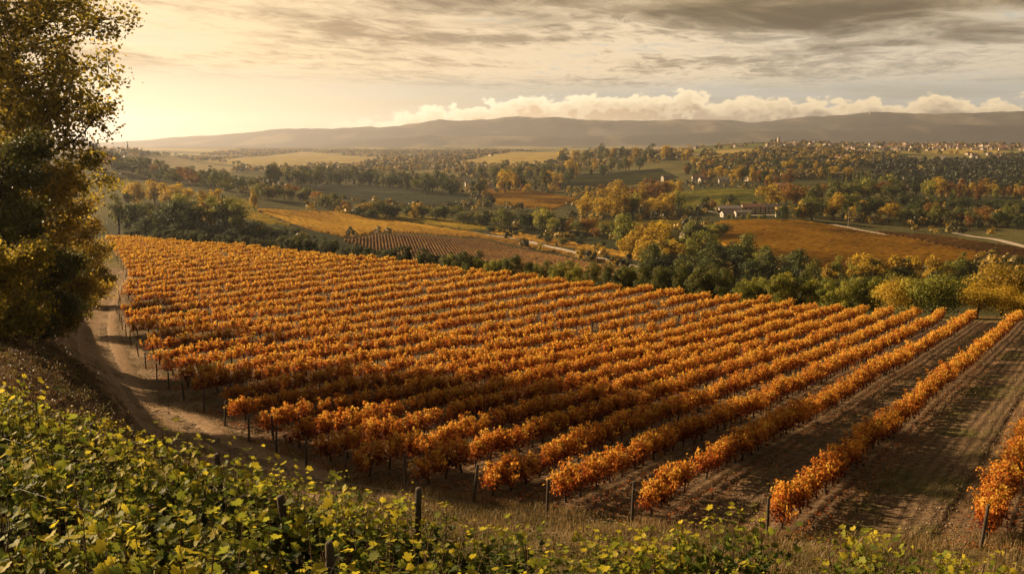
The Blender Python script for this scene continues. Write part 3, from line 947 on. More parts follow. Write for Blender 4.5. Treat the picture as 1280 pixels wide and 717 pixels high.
# posts of the orange vineyard
def post_mesh(rng, h=1.75, r=.055):
    g = Geo()
    zz = np.array([-.3, .0, h * .5, h - .03, h])
    ln = rng.normal(0, .025, 2)
    pts = np.stack([ln[0] * zz, ln[1] * zz, zz], 1)
    g.tube(pts, np.array([r, r, r * .97, r * .95, r * .7]), 8)
    return g.mesh('vineyard_post', M['post'])
post_vars = [post_mesh(rngv, h_) for h_ in (1.3, 1.45, 1.6, 1.4)]
def put_post(x, y, label, group=None, sc=1.0, cat='post'):
    o = link('vineyard_post', post_vars[int(rngv.integers(0, 4))], None, (x, y, float(ground(x, y))), rngv.uniform(0, 6), sc)
    o.rotation_euler = (rngv.normal(0, .05), rngv.normal(0, .05), o.rotation_euler[2])
    tag(o, label, cat, group)
    return o
nr_ = 0
for ri in sorted(row_ends)[:34]:
    s = ROW_S[ri]; a, b = row_ends[ri]
    p_ = RN * s + RD * (a - .9)
    if ri > 0:
        put_post(p_[0], p_[1], 'dark wooden end post of the %s vine row from the right edge' % ordinal(nr_), 'end posts along the near edge of the vineyard', 1.0 if ri < 12 else .95)
        nr_ += 1
for (a_, b_, w_) in [(790, 650, 'leaning wooden post standing clear of the vines in dry grass'), (342, 550, 'tall dark post at the corner of the track and the vines')]:
    x_, y_ = on_plane(a_, b_)
    put_post(x_, y_, w_, None, 1.0)
for ri in sorted(row_ends):
    s = ROW_S[ri]; a, b = row_ends[ri]
    for u_ in np.arange(a + 6, b - 2, 6.5):
        p_ = RN * s + RD * u_
        if inside(GAP * 1.0, np.array([p_[0]]), np.array([p_[1]]))[0]:
            put_post(p_[0], p_[1], 'bare grey trellis post in the thinned middle of the vineyard', 'trellis posts showing in the thinned middle of the vineyard', 1.12)
x_, y_ = on_plane(1115, 400)

# ------------------------------------------------------------------ rows on the valley fields (low hedged vines)
def ridge_rows(key, ang, spacing, h, w, mat, label, bias=0.0, drop=0.004, step=2.2, top=0.0):
    poly = FW[key]
    d = np.array([math.sin(ang), math.cos(ang)]); nn_ = np.array([d[1], -d[0]])
    s = poly @ nn_; u = poly @ d
    rng = np.random.default_rng(abs(hash(key)) % 1000 if False else len(key) * 13)
    V_, F_, T_ = [], [], []
    off = 0
    us = np.arange(u.min(), u.max(), step)
    for ss_ in np.arange(s.min() + .5, s.max(), spacing):
        px_ = nn_[0] * ss_ + d[0] * us; py_ = nn_[1] * ss_ + d[1] * us
        m = inside(poly, px_, py_) & (rng.random(len(us)) > drop)
        seg = np.nonzero(m[:-1] & m[1:])[0]
        if not len(seg): continue
        n_ = len(us)
        jx = rng.normal(0, .12, n_)
        x = px_ + nn_[0] * jx; y = py_ + nn_[1] * jx
        z = ground(x, y)
        hh = h * rng.uniform(.82, 1.15, n_); ww = w * rng.uniform(.85, 1.15, n_) / 2
        ring = np.stack([
            np.stack([x - nn_[0] * ww, y - nn_[1] * ww, z + h * .12], 1),
            np.stack([x - nn_[0] * ww * .8, y - nn_[1] * ww * .8, z + hh * .8], 1),
            np.stack([x, y, z + hh], 1),
            np.stack([x + nn_[0] * ww * .8, y + nn_[1] * ww * .8, z + hh * .8], 1),
            np.stack([x + nn_[0] * ww, y + nn_[1] * ww, z + h * .12], 1)], 1)
        V_.append(ring.reshape(-1, 3))
        hue = np.clip(.42 + bias + 1.1 * smooth_noise(x / 45, y / 45, 61, 3) + rng.normal(0, .09, n_), 0, 1)
        T_.append(np.repeat(np.stack([hue, rng.random(n_), rng.random(n_)], 1), 5, 0))
        for c in range(4):
            F_.append(np.stack([seg * 5 + c, (seg + 1) * 5 + c, (seg + 1) * 5 + c + 1, seg * 5 + c + 1], 1) + off)
        off += n_ * 5
    me = np_mesh('vine_rows', np.concatenate(V_), [np.concatenate(F_)], [mat], attrs={'tint': np.concatenate(T_)})
    tag(link('vine_rows', me), label, 'vineyard', kind='stuff')

M['rustrow'] = leaf_mat('rust_vine_row', [(0.0, (.075, .040, .016)), (0.5, (.17, .092, .028)), (1.0, (.30, .175, .042))], 0.2, 0, .9, .02)
M['amberrow'] = leaf_mat('amber_vine_row', [(0.0, (.18, .098, .020)), (0.5, (.40, .23, .032)), (1.0, (.56, .36, .045))], 0.4, 0, .9, .02)
M['strawrow'] = leaf_mat('yellow_green_vine_row', [(0.0, (.07, .075, .016)), (0.5, (.19, .15, .022)), (1.0, (.38, .24, .03))], 0.25, 0, .9, .02)
ridge_rows('rust', R(-9), 1.7, .5, 1.1, M['rustrow'], 'rust brown vine rows combed across the field beyond the hedge')
ridge_rows('amber', R(-48), 2.6, 1.3, 1.1, M['amberrow'], 'amber vine rows on the band above the rust brown field')
ridge_rows('strip', R(-52), 2.6, 1.3, 1.1, M['strawrow'], 'yellow green vine rows on the long narrow strip beyond the amber band')
ridge_rows('lane_strip', R(-30), 2.6, 1.3, 1.1, M['amberrow'], 'orange vine rows on the far side of the gravel lane')
ridge_rows('right_amber', R(70), 2.8, 1.3, 1.1, M['amberrow'], 'orange vine rows on the wide field below the farm', bias=-.08)
ridge_rows('right_rust', R(62), 2.8, 1.3, 1.1, M['rustrow'], 'brown vine rows on the far right field beyond the pale lane')
ridge_rows('mid_strip', R(80), 3.0, 1.3, 1.1, M['strawrow'], 'yellow green vine rows on the strip in front of the golden poplars', bias=.1)
ridge_rows('left_a', R(-58), 5.0, 1.2, 1.6, M['strawrow'], 'green gold crop rows on the left valley side', bias=-.1)
ridge_rows('left_b', R(-58), 5.0, 1.2, 1.6, M['strawrow'], 'green gold crop rows above the dark tree belt on the left', bias=-.05)
ridge_rows('bright', R(83), 6.0, .9, 3.0, M['lime'], 'bright green crop strips behind the farm', bias=.15)
ridge_rows('tan', R(75), 3.0, 1.2, 1.2, M['amberrow'], 'tan vine rows on the small field left of the golden poplars', bias=-.1)
ridge_rows('olive', R(72), 4.0, .8, 2.0, M['olive'], 'olive green crop rows on the rising field before the far belt')
ridge_rows('grey_green', R(-70), 4.5, .7, 2.4, M['sage'], 'grey green crop rows on the large field in front of the dark tree line')

# ------------------------------------------------------------------ trees and shrubs
def crown(rng, kind, nl, leaf):
    if kind == 'broad':
        nlobe, cz, rad, lr, trunk = 24, .50, (.33, .33, .37), (.07, .20), .34
    elif kind == 'tall':
        nlobe, cz, rad, lr, trunk = 24, .50, (.19, .19, .42), (.06, .155), .32
    elif kind == 'poplar':
        nlobe, cz, rad, lr, trunk = 14, .54, (.07, .07, .40), (.07, .10), .25
    elif kind == 'cypress':
        nlobe, cz, rad, lr, trunk = 12, .52, (.03, .03, .42), (.06, .09), .15
    elif kind == 'hedge':
        nlobe, cz, rad, lr, trunk = 26, .48, (.30, .30, .40), (.08, .16), .25
    else:
        nlobe, cz, rad, lr, trunk = 14, .46, (.42, .42, .26), (.20, .30), .30
    d_ = rand_dir(rng, nlobe) * (rng.random(nlobe) ** .45)[:, None]
    c = d_ * np.array(rad) + np.array([0, 0, cz])
    if kind in ('poplar', 'cypress'):
        c[:, 2] = np.linspace(.16, .93, nlobe)
        taper = np.interp(c[:, 2], [.1, .35, .95], [.8, 1.15, .45])
    else:
        taper = np.ones(nlobe)
    r = rng.uniform(*lr, nlobe) * taper
    k = rng.choice(nlobe, nl, p=r ** 2 / (r ** 2).sum())
    d2 = rand_dir(rng, nl)
    d2[:, 2] = np.where((d2[:, 2] < -.3) & (rng.random(nl) < .6), -d2[:, 2], d2[:, 2])
    rr = r[k] * (rng.random(nl) ** .35) * rng.uniform(.85, 1.12, nl)
    pos = c[k] + d2 * rr[:, None]
    pos[:, 2] = np.maximum(pos[:, 2], .03)
    nrm = d2 + rand_dir(rng, nl) * .75 + np.array([0, 0, .25])
    hue = np.clip(.45 + rng.normal(0, .16, nlobe)[k] + rng.normal(0, .07, nl) + .10 * d2[:, 2], 0, 1)
    tint = np.stack([hue, rng.random(nl), rng.random(nl)], 1)
    v, f, t = leaves(rng, pos, nrm, leaf * rng.uniform(.6, 1.3, nl), LEAF_FOLD, tint)
    g = Geo()
    zz = np.linspace(-.04, max(trunk, .2) + .15, 5)
    tw = .022 if kind != 'bush' else .018
    g.tube(np.stack([.012 * np.sin(zz * 9), .012 * np.cos(zz * 7), zz], 1), np.linspace(tw * 1.3, tw * .6, 5), 7)
    for i in range(min(7, nlobe)):
        a = np.array([0, 0, trunk * rng.uniform(.5, 1.0)])
        g.tube([a, (a + c[i]) / 2 + (0, 0, .02), c[i]], np.array([tw * .5, tw * .35, tw * .15]), 4, False)
    return v, f, t, g

rngt = np.random.default_rng(123)
PROTO = {}
def proto(kind, pal, near=False):
    key = (kind, pal, near)
    if key not in PROTO:
        lst = []
        for _ in range(5):
            nl, leaf = {'broad': (1500, .050), 'tall': (1300, .046), 'poplar': (800, .040), 'cypress': (700, .035), 'bush': (1300, .070), 'hedge': (1300, .060)}[kind]
            if near: nl, leaf = int(nl * 4.0), leaf * .48
            v, f, t, g = crown(rngt, kind, nl, leaf)
            lst.append((np_mesh('crown', v, [f], [M[pal]], attrs={'tint': t}), g.mesh('trunk', M['bark'])))
        PROTO[key] = lst
    return PROTO[key]

def tree(x, y, h, kind, pal, name, label, cat, group, wide=1.0, near=False):
    cm, tm = proto(kind, pal, near)[int(rngt.integers(0, 5))]
    e = link(name, None, None, (x, y, float(ground(x, y)) - .01 * h), rngt.uniform(0, 6.28), (h * wide, h * wide, h))
    tag(e, label, cat, group)
    link('crown', cm, e)
    link('trunk', tm, e)
    return e

SHAPE = {'broad': 'round tree', 'tall': 'tall tree', 'poplar': 'slender poplar', 'cypress': 'narrow cypress', 'bush': 'shrub'}
NAME = {'broad': 'broadleaf_tree', 'tall': 'tall_tree', 'poplar': 'poplar_tree', 'cypress': 'cypress_tree', 'bush': 'shrub'}
HUE = {'dark': 'dark green', 'olive': 'olive green', 'gold': 'golden yellow', 'rust': 'rust orange', 'sage': 'grey green', 'lime': 'yellow green'}

FAR_T = []
def belt(line, n_, h, kinds, pals, where, spread=(10, 5), wide=1.0, ymin=190, share=False, near=False, world=None, group=None):
    """trees along a line of the photograph (base points); spread in photo pixels sideways and up"""
    pts = []
    ln = np.array(line, float)
    seg = np.concatenate([[0], np.cumsum(np.hypot(*np.diff(ln, axis=0).T))])
    for k in range(n_):
        q = seg[-1] * (k + .5 + rngt.uniform(-.35, .35)) / n_
        px = np.interp(q, seg, ln[:, 0]) + rngt.normal(0, spread[0] * .3)
        py = np.interp(q, seg, ln[:, 1]) + rngt.normal(0, spread[1] * .5)
        x, y = spot(px, py, ymin)
        pts.append((px, x, y))
    pts.sort()
    for k, (px, x, y) in enumerate(pts):
        kd = kinds[int(rngt.integers(0, len(kinds)))]; pl = pals[int(rngt.integers(0, len(pals)))]
        if share == 'mass':
            FAR_T.append((x, y, h * rngt.uniform(.75, 1.2), kd, pl, wide)); continue
        if share:
            lb = '%s %s %s' % (HUE[pl], SHAPE[kd], where)
        else:
            lb = '%s %s, %s from left %s' % (HUE[pl], SHAPE[kd], ordinal(k), where)
        tree(x, y, h * 1.12 * rngt.uniform(.7, 1.25), kd, pl, NAME[kd], lb, 'shrub' if kd == 'bush' else 'tree', (group or ('trees ' + where)) + ((', ' + HUE[pl] + ' ' + kd) if share else ''), wide * rngt.uniform(.85, 1.15), near)

# hedges right behind the vineyard (placed a set distance past its far edge)
far_w = catmull([on_plane(*p) for p in FAR_EDGE], 8)
def hedge_line(px0, px1, off, step, h, pals, where, kind='hedge', wide=.95, jit=.8):
    t0, t1 = tcol(px0, 330), tcol(px1, 330)
    ax = np.arctan2(far_w[:, 0], far_w[:, 1])
    pts = []
    tt = np.linspace(math.atan(t0), math.atan(t1), 600)
    rr = np.interp(tt, ax, np.hypot(far_w[:, 0], far_w[:, 1])) + off
    path = np.stack([np.sin(tt) * rr, np.cos(tt) * rr], 1)
    sg = np.concatenate([[0], np.cumsum(np.hypot(*np.diff(path, axis=0).T))])
    for k, q in enumerate(np.arange(0, sg[-1], step)):
        q += rngt.normal(0, step * .15)
        x = np.interp(q, sg, path[:, 0]); y = np.interp(q, sg, path[:, 1]) + rngt.normal(0, jit)
        pl = pals[int(rngt.integers(0, len(pals)))]
        tree(x, y, h * rngt.uniform(.82, 1.15), kind, pl, 'hedge_shrub' if kind in ('hedge', 'bush') else NAME[kind],
             '%s %s, %s from left %s' % (HUE[pl], 'bush' if kind in ('hedge', 'bush') else SHAPE[kind], ordinal(k), where), 'shrub', 'bushes ' + where, wide, True)
hedge_line(200, 640, 20, 4.6, 5.8, ['sage', 'sage', 'dark'], 'in the grey hedge above the vineyard', wide=1.15)
hedge_line(560, 790, 15, 2.9, 5.2, ['lime', 'olive', 'lime'], 'in the low sunlit hedge behind the vineyard', wide=1.1)
hedge_line(780, 1118, 15, 2.3, 5.5, ['lime', 'lime', 'olive'], 'in the tall sunlit hedge behind the vineyard', wide=1.0)
hedge_line(780, 1110, 34, 3.1, 6.4, ['olive', 'lime', 'lime'], 'in the second hedge behind the sunlit one', wide=1.0)
hedge_line(1120, 1290, 9, 5.0, 5.6, ['lime', 'olive', 'lime', 'gold'], 'in the pale right-end thicket', wide=1.25, kind='bush')
hedge_line(1130, 1300, 22, 5.5, 8.2, ['lime', 'gold', 'olive'], 'behind the pale right-end thicket', wide=1.1, jit=3, kind='bush')

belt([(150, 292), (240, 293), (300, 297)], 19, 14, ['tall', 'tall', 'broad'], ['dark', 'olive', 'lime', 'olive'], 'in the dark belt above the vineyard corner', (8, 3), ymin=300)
belt([(160, 300), (300, 300), (330, 304)], 11, 8.0, ['bush'], ['dark', 'sage'], 'under the belt above the vineyard corner', (8, 3), ymin=300)
belt([(300, 294), (345, 300), (375, 303)], 7, 7.5, ['broad', 'bush'], ['dark', 'olive'], 'sloping down beside the amber field', (6, 2), ymin=300)
belt([(252, 288), (275, 286)], 2, 14, ['tall'], ['gold'], 'shining against the dark belt', (6, 2), ymin=330)
belt([(316, 264), (318, 264)], 1, 16, ['tall'], ['gold'], 'standing alone at the head of the valley strips', (1, 1), ymin=300)
# dark clump and golden trees in the valley, centre right
belt([(800, 352), (900, 355), (1005, 356)], 18, 13.5, ['broad'], ['dark', 'dark', 'olive'], 'in front of the dark wood by the lane', (12, 4), ymin=240)
belt([(820, 335), (900, 330), (960, 338)], 12, 13, ['broad'], ['dark', 'olive', 'dark', 'lime'], 'behind the dark wood by the lane', (12, 4), ymin=240)
belt([(775, 316), (805, 328), (850, 338)], 8, 17.2, ['broad'], ['gold', 'gold', 'lime'], 'in the golden clump where the lane ends', (6, 4), 1.0, 240)
belt([(1010, 364), (1100, 364), (1210, 362)], 23, 11.5, ['tall', 'broad'], ['gold', 'lime', 'olive', 'gold'], 'in the yellow row below the orange field', (10, 4), ymin=240)
belt([(1010, 374), (1100, 376), (1215, 374)], 16, 9.2, ['broad', 'bush'], ['dark', 'olive'], 'in the dark undergrowth below the yellow row', (10, 3), ymin=220)
belt([(600, 289), (680, 302), (760, 312)], 11, 4.5, ['bush', 'broad'], ['dark', 'sage', 'olive'], 'in the scrub strip beyond the gravel lane', (8, 3), 1.2)
belt([(612, 284), (660, 286), (700, 292)], 11, 12.6, ['broad'], ['olive', 'lime', 'dark'], 'in the grove at the lane bend', (8, 4), 1.1)
belt([(700, 290), (770, 298), (810, 304)], 11, 9.2, ['broad', 'bush'], ['dark', 'olive', 'rust'], 'in the thicket under the yellow green strip', (8, 3))
belt([(725, 268), (790, 274), (848, 266)], 19, 19.5, ['tall', 'broad'], ['gold', 'gold', 'lime'], 'in front of the golden grove', (8, 4), 1.05)
belt([(745, 256), (800, 252), (850, 246)], 14, 18.4, ['tall', 'broad'], ['gold', 'gold', 'rust'], 'at the back of the golden grove', (8, 4), 1.05)
belt([(440, 272), (530, 274), (610, 282)], 19, 10.3, ['broad', 'bush'], ['dark', 'olive', 'gold', 'olive'], 'in the broken hedge above the yellow green strip', (8, 3), 1.1)
belt([(320, 250), (380, 252), (440, 266)], 16, 10.3, ['broad', 'bush'], ['olive', 'rust', 'olive'], 'in the hedge left of the grey field', (8, 3), 1.1)
belt([(330, 232), (450, 232), (575, 244)], 51, 19.5, ['tall', 'broad'], ['dark', 'dark', 'olive'], 'of the dark tree line behind the grey green field', (10, 3), share=True)
belt([(585, 248), (640, 238), (720, 230)], 19, 20.7, ['tall', 'broad'], ['gold', 'olive', 'dark'], 'around the pale roofs in mid valley', (10, 4), 1.0)
belt([(600, 226), (700, 222), (800, 212)], 34, 23.0, ['tall', 'broad'], ['dark', 'olive', 'olive', 'gold'], 'of the belt behind the olive green field', (12, 4), share=True)
belt([(700, 206), (780, 200), (860, 202)], 20, 27.6, ['broad', 'tall'], ['dark', 'gold', 'olive'], 'on the rise above the olive green field', (12, 4), share=True)
belt([(650, 240), (700, 240), (740, 246)], 12, 10.3, ['broad', 'tall'], ['gold', 'rust', 'olive'], 'in the hedge before the olive field', (8, 2))
belt([(850, 222), (920, 226), (990, 236)], 24, 16.1, ['broad', 'tall'], ['gold', 'rust', 'olive', 'gold', 'dark'], 'among the houses right of the olive field', (12, 6))
belt([(870, 208), (940, 212), (1060, 222)], 31, 18.4, ['broad', 'tall'], ['dark', 'olive', 'gold', 'rust'], 'on the slope below the hilltop village', (14, 5), share='mass')
belt([(960, 262), (1040, 252), (1120, 250)], 22, 18.4, ['broad'], ['olive', 'gold', 'lime', 'rust', 'olive'], 'in the wood right of the farm', (12, 6), 1.1)
belt([(980, 278), (1060, 270), (1120, 276)], 16, 17.2, ['broad'], ['olive', 'lime', 'dark', 'gold'], 'before the wood right of the farm', (10, 4), 1.1)
belt([(1030, 226), (1052, 236), (1090, 232)], 9, 17.2, ['poplar'], ['olive', 'lime'], 'standing over the wood right of the farm', (10, 4), 1.0)
belt([(1110, 276), (1200, 282), (1284, 286)], 20, 13.8, ['broad'], ['dark', 'olive', 'rust', 'olive'], 'in the wood along the pale right lane', (10, 4), 1.2)
belt([(1120, 258), (1200, 262), (1284, 266)], 19, 12.6, ['broad'], ['dark', 'olive', 'dark'], 'in the second line of the right wood', (10, 4), 1.2)
belt([(1160, 248), (1220, 250), (1284, 246)], 18, 18.4, ['tall', 'broad'], ['gold', 'rust', 'lime', 'gold'], 'in the golden line before the hollow', (8, 4), 1.0)
belt([(1040, 246), (1100, 244), (1150, 248)], 11, 14.9, ['broad'], ['rust', 'olive', 'dark'], 'at the edge of the dark hollow', (10, 4), 1.0)
belt([(880, 262), (900, 258), (924, 262)], 5, 10.3, ['broad'], ['rust', 'dark'], 'left of the farm roofs', (4, 2))
belt([(862, 300), (890, 298), (905, 296)], 7, 9.2, ['broad', 'bush'], ['olive', 'dark', 'lime'], 'round the small house below the farm', (5, 2))
belt([(900, 274), (930, 275), (960, 275)], 6, 4.5, ['bush', 'broad'], ['gold', 'olive', 'dark', 'lime'], 'in front of the farm', (5, 1))
belt([(985, 274), (1010, 276)], 3, 7, ['bush', 'broad'], ['gold', 'olive'], 'at the right end of the farm', (3, 1))
belt([(110, 208), (200, 226), (320, 246)], 37, 14.9, ['broad'], ['dark', 'olive', 'dark', 'rust'], 'on the wooded shoulder of the left hill', (14, 5), 1.15, share='mass')
belt([(105, 198), (180, 216), (280, 236)], 31, 14.9, ['broad'], ['dark', 'olive', 'olive'], 'along the crest of the left hill', (12, 3), 1.1, share='mass', ymin=600)
belt([(150, 258), (200, 252), (240, 258)], 9, 11.5, ['broad'], ['olive', 'gold', 'rust'], 'between the strips on the left valley side', (8, 3), 1.1, ymin=350)
belt([(159, 190), (161, 190)], 1, 22, ['cypress'], ['dark'], 'on the pale left hill crest', (0, 0), ymin=1500)
belt([(150, 192), (220, 196), (310, 209)], 20, 12.6, ['broad'], ['dark', 'olive'], 'along the crest of the pale hill at the left', (6, 1), 1.3, share='mass', ymin=1500)

def distant_trees():
    V_, F_, T_, MI, off = [], [], [], [], 0
    rng = np.random.default_rng(88)
    src = {}
    mats = [M[k] for k in PAL]
    for x, y, h, kd, pl, wide in FAR_T:
        key = (kd, int(rng.integers(0, 4)))
        if key not in src: src[key] = crown(np.random.default_rng(hash(len(src)) % 99), kd, 420, .085)[:3]
        v, f, t = src[key]
        a = rng.uniform(0, 6.28)
        ca, sa = math.cos(a), math.sin(a)
        w = v * np.array([h * wide, h * wide, h])
        w = np.stack([w[:, 0] * ca - w[:, 1] * sa + x, w[:, 0] * sa + w[:, 1] * ca + y, w[:, 2] + float(ground(x, y))], 1)
        V_.append(w); F_.append(f + off); T_.append(t); MI.append(np.full(len(f), list(PAL).index(pl))); off += len(v)
    me = np_mesh('distant_trees', np.concatenate(V_), [np.concatenate(F_)], mats, np.concatenate(MI), {'tint': np.concatenate(T_)})
    tag(link('distant_trees', me), 'woods clothing the left hill and the slope below the village', 'woodland', kind='stuff')
distant_trees()

# far woods on the plain and in the hollow, one mass each
def wood_mass(name, label, poly_px, n_, h, pals_col, seed, ymin, thr=-.05, nscale=260):
    poly = poly_world(poly_px, ymin)
    rng = np.random.default_rng(seed)
    lo, hi = poly.min(0), poly.max(0)
    xs = rng.uniform(lo[0], hi[0], n_ * 12); ys = rng.uniform(lo[1], hi[1], n_ * 12)
    ok = inside(poly, xs, ys) & (smooth_noise(xs / nscale, ys / (nscale * 1.0), seed, 4) > thr)
    for fp in FW.values():
        ok &= ~inside(fp, xs, ys)
    xs, ys = xs[ok][:n_], ys[ok][:n_]
    zs = ground(xs, ys)
    k = 26
    hh = h * rng.uniform(.6, 1.35, len(xs))
    d_ = rand_dir(rng, len(xs) * k).reshape(len(xs), k, 3)
    d_[..., 2] = np.abs(d_[..., 2]) * 1.0
    pos = np.stack([xs, ys, zs + hh * .25], 1)[:, None] + d_ * np.stack([hh * .55, hh * .55, hh * .75], 1)[:, None] * rng.uniform(.6, 1.05, (len(xs), k, 1))
    nrm = d_ + rand_dir(rng, len(xs) * k).reshape(d_.shape) * .6
    hue = np.clip(rng.random(len(xs))[:, None] * .8 + rng.normal(0, .1, (len(xs), k)) + .1, 0, 1)
    t = np.stack([hue, rng.random(hue.shape), rng.random(hue.shape)], -1).reshape(-1, 3)
    v, f, t = leaves(rng, pos.reshape(-1, 3), nrm.reshape(-1, 3), np.repeat(hh * .42, k), LEAF_FOLD, t)
    me = np_mesh(name, v, [f], [pals_col], attrs={'tint': t})
    tag(link(name, me), label, 'woodland', kind='stuff')
M['farwood'] = leaf_mat('far_mixed_wood', [(0.0, (.022, .026, .011)), (0.38, (.055, .054, .018)), (0.6, (.17, .125, .022)), (1.0, (.42, .27, .03))], 0.3, 0)
M['darkwood'] = leaf_mat('hollow_wood', [(0.0, (.016, .020, .010)), (0.6, (.034, .038, .015)), (1.0, (.075, .07, .02))], 0.25, 0)
wood_mass('far_woods', 'scattered hedges and woods far out on the hazy plain', [(100, 210), (330, 216), (600, 222), (860, 200), (880, 189), (640, 188), (300, 187), (120, 189)], 5200, 9, M['farwood'], 5, 1250)
wood_mass('hollow_woods', 'dark woods filling the hollow below the village', [(1000, 236), (1100, 238), (1290, 240), (1290, 194), (1120, 194), (1000, 200), (880, 212)], 1500, 8, M['darkwood'], 6, 900, -.02, 130)
wood_mass('slope_woods', 'mixed woods climbing the slope to the hilltop village', [(860, 214), (960, 226), (1110, 224), (1130, 198), (1000, 188), (880, 192)], 1300, 9, M['farwood'], 7, 900, -.05, 110)
wood_mass('village_trees', 'small dark trees between the village houses', [(870, 188), (960, 190), (1120, 194), (1290, 196), (1290, 182), (1120, 180), (960, 178), (880, 184)], 900, 8, M['farwood'], 8, 1500, -.1, 120)
wood_mass('valley_scrub', 'low scrub and thickets on the valley floor between the fields', [(300, 306), (640, 352), (1000, 366), (1290, 356), (1290, 240), (1000, 236), (600, 215), (300, 225)], 1200, 5.0, M['farwood'], 9, 260, .0, 60)

# ------------------------------------------------------------------ buildings
M['wall_white'] = rough_mat('white_plaster', (.30, .27, .22), (.46, .42, .35), .8)
M['wall_cream'] = rough_mat('cream_plaster', (.30, .24, .17), (.44, .36, .26), .8)
M['wall_stone'] = rough_mat('grey_stone', (.20, .17, .13), (.34, .29, .23), 1.2)
M['roof_tile'] = rough_mat('terracotta_tiles', (.13, .070, .045), (.25, .135, .085), 1.5)
M['roof_grey'] = rough_mat('grey_tiles', (.10, .085, .075), (.18, .15, .13), 1.5)
M['glass'] = rough_mat('dark_window', (.012, .013, .015), (.03, .03, .034), 2, 0.25)
M['door'] = rough_mat('brown_door', (.06, .035, .02), (.11, .07, .04), 4)

def house_meshes(w, d, h, rh, wall, roof, hip=False):
    g = Geo()
    hw, hd = w / 2, d / 2
    b = [(-hw, -hd, -1.5), (hw, -hd, -1.5), (hw, hd, -1.5), (-hw, hd, -1.5)]
    t = [(x, y, h) for x, y, _ in b]
    for i in range(4):
        j = (i + 1) % 4
        g.poly([b[i], b[j], t[j], t[i]])
    if not hip:
        g.poly([t[1], t[2], (hw, 0, h + rh)]); g.poly([t[3], t[0], (-hw, 0, h + rh)])
    r = Geo()
    o = .45
    rx = hw + o if not hip else hw - d * .35
    e = h - o * rh / hd
    for th_ in (0.05, .28):
        pa = [(-hw - o, -hd - o, e + th_), (hw + o, -hd - o, e + th_), (rx, 0, h + rh + th_), (-rx, 0, h + rh + th_)]
        pb = [(hw + o, hd + o, e + th_), (-hw - o, hd + o, e + th_), (-rx, 0, h + rh + th_), (rx, 0, h + rh + th_)]
        r.poly(pa); r.poly(pb)
        if hip:
            r.poly([(hw + o, -hd - o, e + th_), (hw + o, hd + o, e + th_), (rx, 0, h + rh + th_)])
            r.poly([(-hw - o, hd + o, e + th_), (-hw - o, -hd - o, e + th_), (-rx, 0, h + rh + th_)])
    for sy in (-1, 1):
        r.poly([(-hw - o, sy * (hd + o), e + .05), (hw + o, sy * (hd + o), e + .05), (hw + o, sy * (hd + o), e + .28), (-hw - o, sy * (hd + o), e + .28)])
    return g.mesh('wall', M[wall]), r.mesh('roof', M[roof])

def farmhouse(px, py, w, d, h, rh, wall, roof, rz, label, cat='house', group=None, detail=True, ymin=300, hip=False, name='house', chimney=True):
    x, y = spot(px, py, ymin)
    e = link(name, None, None, (x, y, float(ground(x, y))), rz)
    tag(e, label, cat, group)
    wm, rm = house_meshes(w, d, h, rh, wall, roof, hip)
    link('wall', wm, e)
    ro = link('roof', rm, e)
    if detail:
        nwin = max(2, int(w / 3.4))
        g = Geo(); g.box((0, 0, 0), (1.0, .12, 1.3)); wmesh = g.mesh('window', M['glass'])
        for k in range(nwin):
            xx = -w / 2 + (k + .5) * w / nwin
            if k == nwin // 2:
                g = Geo(); g.box((0, 0, 0), (1.2, .14, 2.2))
                link('door', g.mesh('door', M['door']), e, (xx, -d / 2 - .02, 1.1))
            else:
                link('window', wmesh, e, (xx, -d / 2 - .02, 1.6))
            if h > 4.6:
                link('window', wmesh, e, (xx, -d / 2 - .02, 4.0))
        for sx in (-1, 1):
            link('window', wmesh, e, (sx * (w / 2 + .02), 0, 1.7), math.pi / 2)
        if chimney:
            g = Geo(); g.box((w * .28, d * .12, h + rh * .9), (.8, .8, 1.6)); g.box((w * .28, d * .12, h + rh * .9 + .87), (1.0, 1.0, .14))
            link('chimney', g.mesh('chimney', M['wall_stone']), ro)
    return e

farmhouse(942, 266, 20, 9, 5.0, 2.4, 'wall_cream', 'roof_tile', R(4), 'long cream farmhouse with terracotta roof at the centre of the farm', 'farmhouse', name='farmhouse')
farmhouse(912, 267, 17, 9, 4.4, 2.2, 'wall_stone', 'roof_grey', R(-6), 'low stone barn with grey roof at the left of the farm', 'barn', name='barn', chimney=False)
farmhouse(908, 271, 8, 6, 3.2, 1.6, 'wall_white', 'roof_grey', R(12), 'small white shed in front of the stone barn', 'shed', name='shed', chimney=False)
farmhouse(966, 266, 14, 8, 4.8, 2.2, 'wall_cream', 'roof_grey', R(8), 'cream house with grey roof at the right of the long farmhouse')
farmhouse(976, 271, 8, 6, 3.0, 1.4, 'wall_white', 'roof_grey', R(-10), 'little white outbuilding at the right end of the farm', 'outbuilding', name='outbuilding', chimney=False)
farmhouse(928, 271, 12, 7, 3.6, 1.4, 'wall_white', 'roof_grey', R(3), 'white lean outbuilding in the farm yard', 'outbuilding', name='outbuilding', chimney=False)
farmhouse(866, 293, 9, 7, 4.2, 2.2, 'wall_white', 'roof_tile', R(20), 'white cottage among bushes below the farm', 'cottage', name='cottage')
farmhouse(857, 297, 6, 5, 3.0, 1.4, 'wall_stone', 'roof_grey', R(30), 'grey shed beside the white cottage', 'shed', name='shed', chimney=False)
farmhouse(590, 233, 18, 10, 5, 2.6, 'wall_white', 'roof_grey', R(10), 'pale low hall beside the grove in mid valley', 'hall', name='hall', chimney=False)
farmhouse(605, 236, 14, 9, 5, 2.6, 'wall_cream', 'roof_tile', R(-14), 'cream house right of the pale low hall in mid valley')
